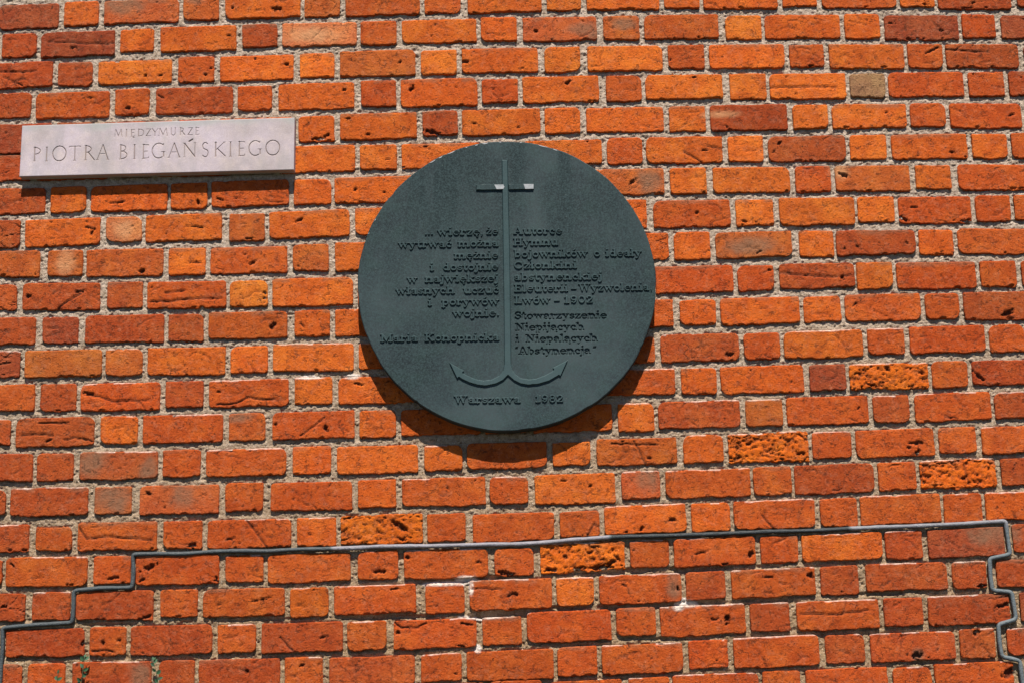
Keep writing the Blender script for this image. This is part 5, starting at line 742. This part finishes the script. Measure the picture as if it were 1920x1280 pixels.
# ------------------------------------------------------------------ stone street plaque with cut capitals
YK = -.041
TL, TR, BR, BL = TAB['plaque']
stone = empty('stone_plaque', ((TL[0] + BR[0]) / 2, 0, (TL[1] + BR[1]) / 2), 'long pale stone street name plaque with cut Roman capitals at upper left', 'plaque')
CAP = {   # unit boxes: width 1 (each letter is fitted to its measured box), height 1; half width relative to cap height
 'P': [(.055, [(.2, 0), (.2, 1)]), (.04, [(.2, .97)] + [(.2 + .72 * math.sin(math.radians(q)), .73 + .24 * math.cos(math.radians(q))) for q in range(0, 181, 20)] + [(.2, .49)])],
 'I': [(.055, [(.5, 0), (.5, 1)])],
 'O': [(.045, [(.5 + .47 * math.cos(math.radians(q)), .5 + .5 * math.sin(math.radians(q))) for q in range(0, 361, 15)])],
 'T': [(.045, [(.5, 0), (.5, .98)]), (.032, [(.02, .97), (.98, .97)]), (.03, [(.02, .97), (.0, .90)]), (.03, [(.98, .97), (1.0, .90)])],
 'R': [(.055, [(.14, 0), (.14, 1)]), (.04, [(.14, .97)] + [(.2 + .46 * math.sin(math.radians(q)), .75 + .22 * math.cos(math.radians(q))) for q in range(0, 181, 20)] + [(.14, .53)]), (.05, [(.38, .53), (.98, .0)])],
 'A': [(.032, [(.5, 1), (.04, 0)]), (.05, [(.5, 1), (.96, 0)]), (.028, [(.22, .38), (.78, .38)])],
 'B': [(.05, [(.18, 0), (.18, 1)]), (.038, [(.18, .97)] + [(.3 + .45 * math.sin(math.radians(q)), .76 + .21 * math.cos(math.radians(q))) for q in range(0, 181, 20)] + [(.18, .55)]), (.042, [(.3 + .62 * math.sin(math.radians(q)), .28 + .26 * math.cos(math.radians(q))) for q in range(0, 181, 20)] + [(.18, .02)])],
 'E': [(.05, [(.2, 0), (.2, 1)]), (.03, [(.2, .97), (.94, .97), (.96, .90)]), (.03, [(.2, .52), (.82, .52)]), (.03, [(.2, .03), (.96, .03), (.99, .11)])],
 'G': [(.042, [(.52 + .50 * math.cos(math.radians(q)), .5 + .5 * math.sin(math.radians(q))) for q in range(48, 318, 15)]), (.05, [(.90, .42), (.90, .10)]), (.028, [(.74, .43), (1.0, .43)]), (.03, [(.87, .86), (.88, .97)])],
 'N': [(.03, [(.1, 0), (.1, 1)]), (.055, [(.08, .98), (.92, .02)]), (.03, [(.92, .02), (.92, 1)])],
 'S': [(.042, [(.50 + .38 * math.cos(math.radians(q)), .75 + .23 * math.sin(math.radians(q))) for q in range(35, 236, 20)] + [(.50 + .42 * math.cos(math.radians(q)), .26 + .26 * math.sin(math.radians(q))) for q in range(55, -146, -20)])],
 'K': [(.055, [(.12, 0), (.12, 1)]), (.032, [(.86, .98), (.16, .46)]), (.05, [(.28, .54), (.96, .0)])],
 'M': [(.03, [(.04, 0), (.16, 1)]), (.05, [(.16, 1), (.5, .08)]), (.03, [(.5, .08), (.84, 1)]), (.05, [(.84, 1), (.97, 0)])],
 'D': [(.05, [(.14, 0), (.14, 1)]), (.042, [(.14, .97)] + [(.3 + .66 * math.sin(math.radians(q)), .5 + .47 * math.cos(math.radians(q))) for q in range(0, 181, 15)] + [(.14, .03)])],
 'Z': [(.032, [(.08, .96), (.92, .96)]), (.055, [(.90, .96), (.06, .03)]), (.032, [(.06, .03), (.96, .03)])],
 'Y': [(.05, [(.06, 1), (.5, .5)]), (.03, [(.94, 1), (.5, .5)]), (.045, [(.5, .5), (.5, 0)])],
 'U': [(.05, [(.14, 1), (.14, .36)] + [(.5 - .36 * math.cos(math.radians(q)), .33 - .32 * math.sin(math.radians(q))) for q in range(0, 181, 20)]), (.03, [(.86, .33), (.86, 1)])],
}
SER = {'P': [(.2, 0), (.2, 1)], 'I': [(.5, 0), (.5, 1)], 'T': [(.5, 0)], 'R': [(.14, 0), (.14, 1)], 'A': [(.04, 0), (.96, 0)], 'B': [(.18, 0), (.18, 1)], 'E': [(.2, 0), (.2, 1)],
       'N': [(.1, 0), (.08, 1), (.92, 1)], 'K': [(.12, 0), (.12, 1), (.88, 1)], 'M': [(.04, 0), (.97, 0)], 'D': [(.14, 0), (.14, 1)], 'Y': [(.06, 1), (.94, 1), (.5, 0)], 'U': [(.14, 1), (.86, 1)]}
def stone_body():
    st = .0016
    Lx = (TR[0] - TL[0] + BR[0] - BL[0]) / 2
    nx = int(Lx / st); nz = int((TL[1] - BL[1]) / st)
    s = np.linspace(0, 1, nx); t = np.linspace(0, 1, nz); Sg, Tg = np.meshgrid(s, t)
    X = (BL[0] + (BR[0] - BL[0]) * Sg) * (1 - Tg) + (TL[0] + (TR[0] - TL[0]) * Sg) * Tg
    Z = (BL[1] + (BR[1] - BL[1]) * Sg) * (1 - Tg) + (TL[1] + (TR[1] - TL[1]) * Sg) * Tg
    dep = np.zeros(X.shape)
    for (ch, ax, az, bx, h, dz) in TAB['letters']:
        w = bx - ax; base = {'Ń': 'N', 'Ę': 'E'}.get(ch, ch); k = .66 if h > .035 else .85
        L = [(hw * h * k, [(ax + px * w, az + py * h + dz * px) for px, py in pts]) for hw, pts in CAP[base]]
        for px, py in SER.get(base, []):
            sw = .065 * h; L.append((.026 * h * k, [(ax + px * w - sw, az + py * h + dz * px), (ax + px * w + sw, az + py * h + dz * px)]))
        if ch == 'Ń': L.append((.05 * h, [(ax + .45 * w, az + 1.12 * h), (ax + .72 * w, az + 1.26 * h)]))
        if ch == 'Ę': L.append((.04 * h, [(ax + .8 * w, az), (ax + .6 * w, az - .14 * h), (ax + .9 * w, az - .2 * h)]))
        x0, x1 = ax - .01, bx + .01; z0, z1 = az - .014, az + h * 1.35 + .01
        m = (X > x0) & (X < x1) & (Z > z0) & (Z < z1); i, j = np.nonzero(m)
        if not len(i): continue
        i0, i1, j0, j1 = i.min(), i.max() + 1, j.min(), j.max() + 1
        Xs, Zs = X[i0:i1, j0:j1], Z[i0:i1, j0:j1]; dd = np.zeros(Xs.shape)
        for hw, q in L:
            dd = np.maximum(dd, np.clip(hw - seg_dist(Xs, Zs, q) + .0005, 0, .005) * 1.5)
        dep[i0:i1, j0:j1] = np.maximum(dep[i0:i1, j0:j1], dd)
    de = np.minimum(np.minimum(Sg, 1 - Sg) * Lx, np.minimum(Tg, 1 - Tg) * (TL[1] - BL[1]))
    nz_ = .00025 * fbm(X / .02, Z / .02, 3)
    edge_ = (1 - sstep(0, .030, (1 - Tg) * .185 + .014 * vnoise(X / .06, Z / .03, 9))) * .8
    Y = YK + dep - nz_ + .0012 * (1 - np.clip(de / .0022, 0, 1)) ** 2
    V = np.stack([X.ravel(), Y.ravel(), Z.ravel()], 1); F = [grid_faces(nx, nz)]
    idx = np.arange(nx * nz).reshape(nz, nx); ring = np.concatenate([idx[0, :], idx[1:, -1], idx[-1, -2::-1], idx[-2:0:-1, 0]])
    back = V[ring].copy(); back[:, 1] = -.0055; n0 = len(V); m = len(ring)
    gr = np.concatenate([np.clip(dep / .0022, 0, 1).ravel(), np.zeros(m)]); ed = np.concatenate([(edge_).ravel(), np.zeros(m)])
    V = np.concatenate([V, back]); i = np.arange(m); j = (i + 1) % m
    F.append(np.stack([ring[i], n0 + i, n0 + j, ring[j]], 1))
    lx, lz = stone.location.x, stone.location.z; V[:, 0] -= lx; V[:, 2] -= lz
    return mesh_np('slab', V, F, M_stone, False, {'grime': gr, 'edge': ed})
put('slab', stone_body(), stone)
def fixings():
    for fx, fz in ((.12, .5), (.88, .5)):
        x = BL[0] + (BR[0] - BL[0]) * fx - stone.location.x; z = 0
        V = [(x + .006 * math.cos(a), y, z + .006 * math.sin(a)) for y in (-.008, .006) for a in np.linspace(0, 2 * np.pi, 8, endpoint=False)]
        F = np.array([(i, (i + 1) % 8, 8 + (i + 1) % 8, 8 + i) for i in range(8)])
        put('fixing_pin', mesh_np('fixing_pin', np.array(V), F, M_iron, True, {'scuff': np.zeros(16)}), stone)
fixings()

# ------------------------------------------------------------------ cable laid along the joints
def tube(path, rad, n=10, fil=.011):
    # round the corners
    P = [np.array((x, z)) for x, z in path]; Q = [P[0]]
    for a, b_, c in zip(P[:-2], P[1:-1], P[2:]):
        la, lc = np.linalg.norm(a - b_), np.linalg.norm(c - b_); ua, uc = (a - b_) / la, (c - b_) / lc
        if np.dot(ua, uc) > -.97:
            f = min(fil, la * .45, lc * .45)
            for t in np.linspace(0, 1, 6): Q.append((1 - t) ** 2 * (b_ + ua * f) + 2 * t * (1 - t) * b_ + t * t * (b_ + uc * f))
        else: Q.append(b_)
    Q.append(P[-1]); R_ = []
    for a, b_ in zip(Q[:-1], Q[1:]):
        m = max(1, int(np.linalg.norm(b_ - a) / .012))
        for i in range(m): R_.append(a + (b_ - a) * i / m)
    R_.append(Q[-1]); R_ = np.array(R_)
    R_ += np.stack([.0012 * vnoise(R_[:, 0] / .07, R_[:, 1] / .07, 4), .0016 * vnoise(R_[:, 0] / .09, R_[:, 1] / .09, 6)], 1)
    T_ = np.gradient(R_, axis=0); T_ /= np.linalg.norm(T_, axis=1)[:, None] + 1e-9
    Nn = np.stack([-T_[:, 1], T_[:, 0]], 1); V = []
    rv = rad * (.96 + .13 * vnoise(R_[:, 0] / .022, R_[:, 1] / .03, 8)); yy = YC + .0012 * vnoise(R_[:, 0] / .11, R_[:, 1] / .11, 12)
    for k in range(n):
        a = 2 * np.pi * k / n; V.append(np.stack([R_[:, 0] + Nn[:, 0] * rv * np.cos(a), yy - rv * np.sin(a), R_[:, 1] + Nn[:, 1] * rv * np.cos(a)], 1))
    V = np.stack(V, 1).reshape(-1, 3); m = len(R_); F = []
    i = np.arange(m - 1)
    for k in range(n): k2 = (k + 1) % n; F.append(np.stack([i * n + k, (i + 1) * n + k, (i + 1) * n + k2, i * n + k2], 1))
    return V, F, R_, n
YC = -.0075
V, F, Rc, n = tube(TAB['cable'], .0073, 12)
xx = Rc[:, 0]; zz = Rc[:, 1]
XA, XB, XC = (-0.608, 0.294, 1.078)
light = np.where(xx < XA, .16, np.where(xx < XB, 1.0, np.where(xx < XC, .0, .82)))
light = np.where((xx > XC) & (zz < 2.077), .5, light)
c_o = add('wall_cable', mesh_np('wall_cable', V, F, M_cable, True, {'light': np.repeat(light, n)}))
c_o['label'] = 'grey and black cable stepping along the mortar joints below the round plaque'; c_o['category'] = 'cable'

# ------------------------------------------------------------------ small leafy weeds growing out of the joints
def leaf_mesh(r, L):
    w = L * r.uniform(.26, .34); n = 7; V = []
    for i in range(n):
        t = i / (n - 1); hw = w * math.sin(math.pi * (t ** .85)) ** .8 if 0 < t < 1 else .0002
        z = -.12 * L * (t ** 2)
        V += [(-hw, t * L, z + hw * .35), (0, t * L, z), (hw, t * L, z + hw * .35)]
    F = []
    for i in range(n - 1):
        a = i * 3; F += [(a, a + 1, a + 4, a + 3), (a + 1, a + 2, a + 5, a + 4)]
    return np.array(V), np.array(F)
def sprig(path, leaves, label, seed):
    r = np.random.default_rng(seed); base = path[0]
    e = empty('wall_weed', (base[0], 0, base[1]), label, 'plant')
    P = [Vector((p[0], -.006 - .028 * min(1, i / 1.5), p[1])) for i, p in enumerate(path)]
    pts = []
    for a, b_ in zip(P[:-1], P[1:]):
        for t in np.linspace(0, 1, 6, endpoint=False): pts.append(a.lerp(b_, t))
    pts.append(P[-1]); V, F = [], []
    for i, p in enumerate(pts):
        rr = .0016 * (1 - .5 * i / len(pts))
        for k in range(5): V.append((p.x + rr * math.cos(k * 1.2566), p.y + rr * math.sin(k * 1.2566), p.z))
    for i in range(len(pts) - 1):
        for k in range(5): F.append((i * 5 + k, i * 5 + (k + 1) % 5, (i + 1) * 5 + (k + 1) % 5, (i + 1) * 5 + k))
    V = np.array(V); V[:, 0] -= base[0]; V[:, 2] -= base[1]
    put('stem', mesh_np('stem', V, np.array(F), M_stem), e)
    for (t, side, L) in leaves:
        q = min(len(pts) - 1, int(t * (len(pts) - 1))); p = pts[q]
        V, F = leaf_mesh(r, L)
        ang = side * r.uniform(.5, 1.15)
        Mx = Matrix.Translation((p.x - base[0], p.y, p.z - base[1])) @ Matrix.Rotation(ang, 4, 'Y') @ Matrix.Rotation(R(90) - r.uniform(-.1, .5), 4, 'X') @ Matrix.Rotation(r.uniform(-.5, .5), 4, 'Y')
        V = np.array([(Mx @ Vector(v))[:] for v in V])
        put('leaf', mesh_np('leaf', V, F, M_leaf), e)
sp = TAB['sprigs']
sprig([(sp[0][0] - .004, sp[0][1] - .05), sp[0], sp[1]], [(.70, -1, .017), (.74, 1, .017), (.88, -1, .018), (.9, 1, .018), (1, .2, .013), (.5, -1, .018), (.5, 1, .018)], 'leftmost and shortest green weed at the bottom edge of the wall', 1)
sprig([(sp[2][0], sp[2][1] - .05), sp[2], sp[3], sp[4]], [(.30, 1, .020), (.32, -1, .020), (.44, 1, .021), (.5, -1, .017), (.56, -1.1, .020), (.62, .9, .020), (.74, 1, .019), (.78, -1, .019), (.97, -.9, .021), (.99, .9, .020), (1, .1, .012)], 'tallest green weed, middle of the three, climbing the joint at lower left', 2)
sprig([(sp[5][0], sp[5][1] - .05), sp[5], sp[6], sp[7]], [(.30, 1, .018), (.32, -1, .018), (.45, 1, .020), (.48, -1, .018), (.58, -.9, .018), (.64, 1, .018), (.75, .9, .018), (.8, -1, .017), (.93, -.8, .017), (.96, .6, .018), (1, -.2, .014), (1, .5, .014)], 'rightmost green weed, growing from the joint beside a grey-stained brick', 3)

#print('TRIS', sum((len(p.vertices) - 2) for o in S.objects if o.type == 'MESH' and len(o.data.polygons) < 50 for p in o.data.polygons) + sum(2 * len(o.data.polygons) for o in S.objects if o.type == 'MESH' and len(o.data.polygons) >= 50))
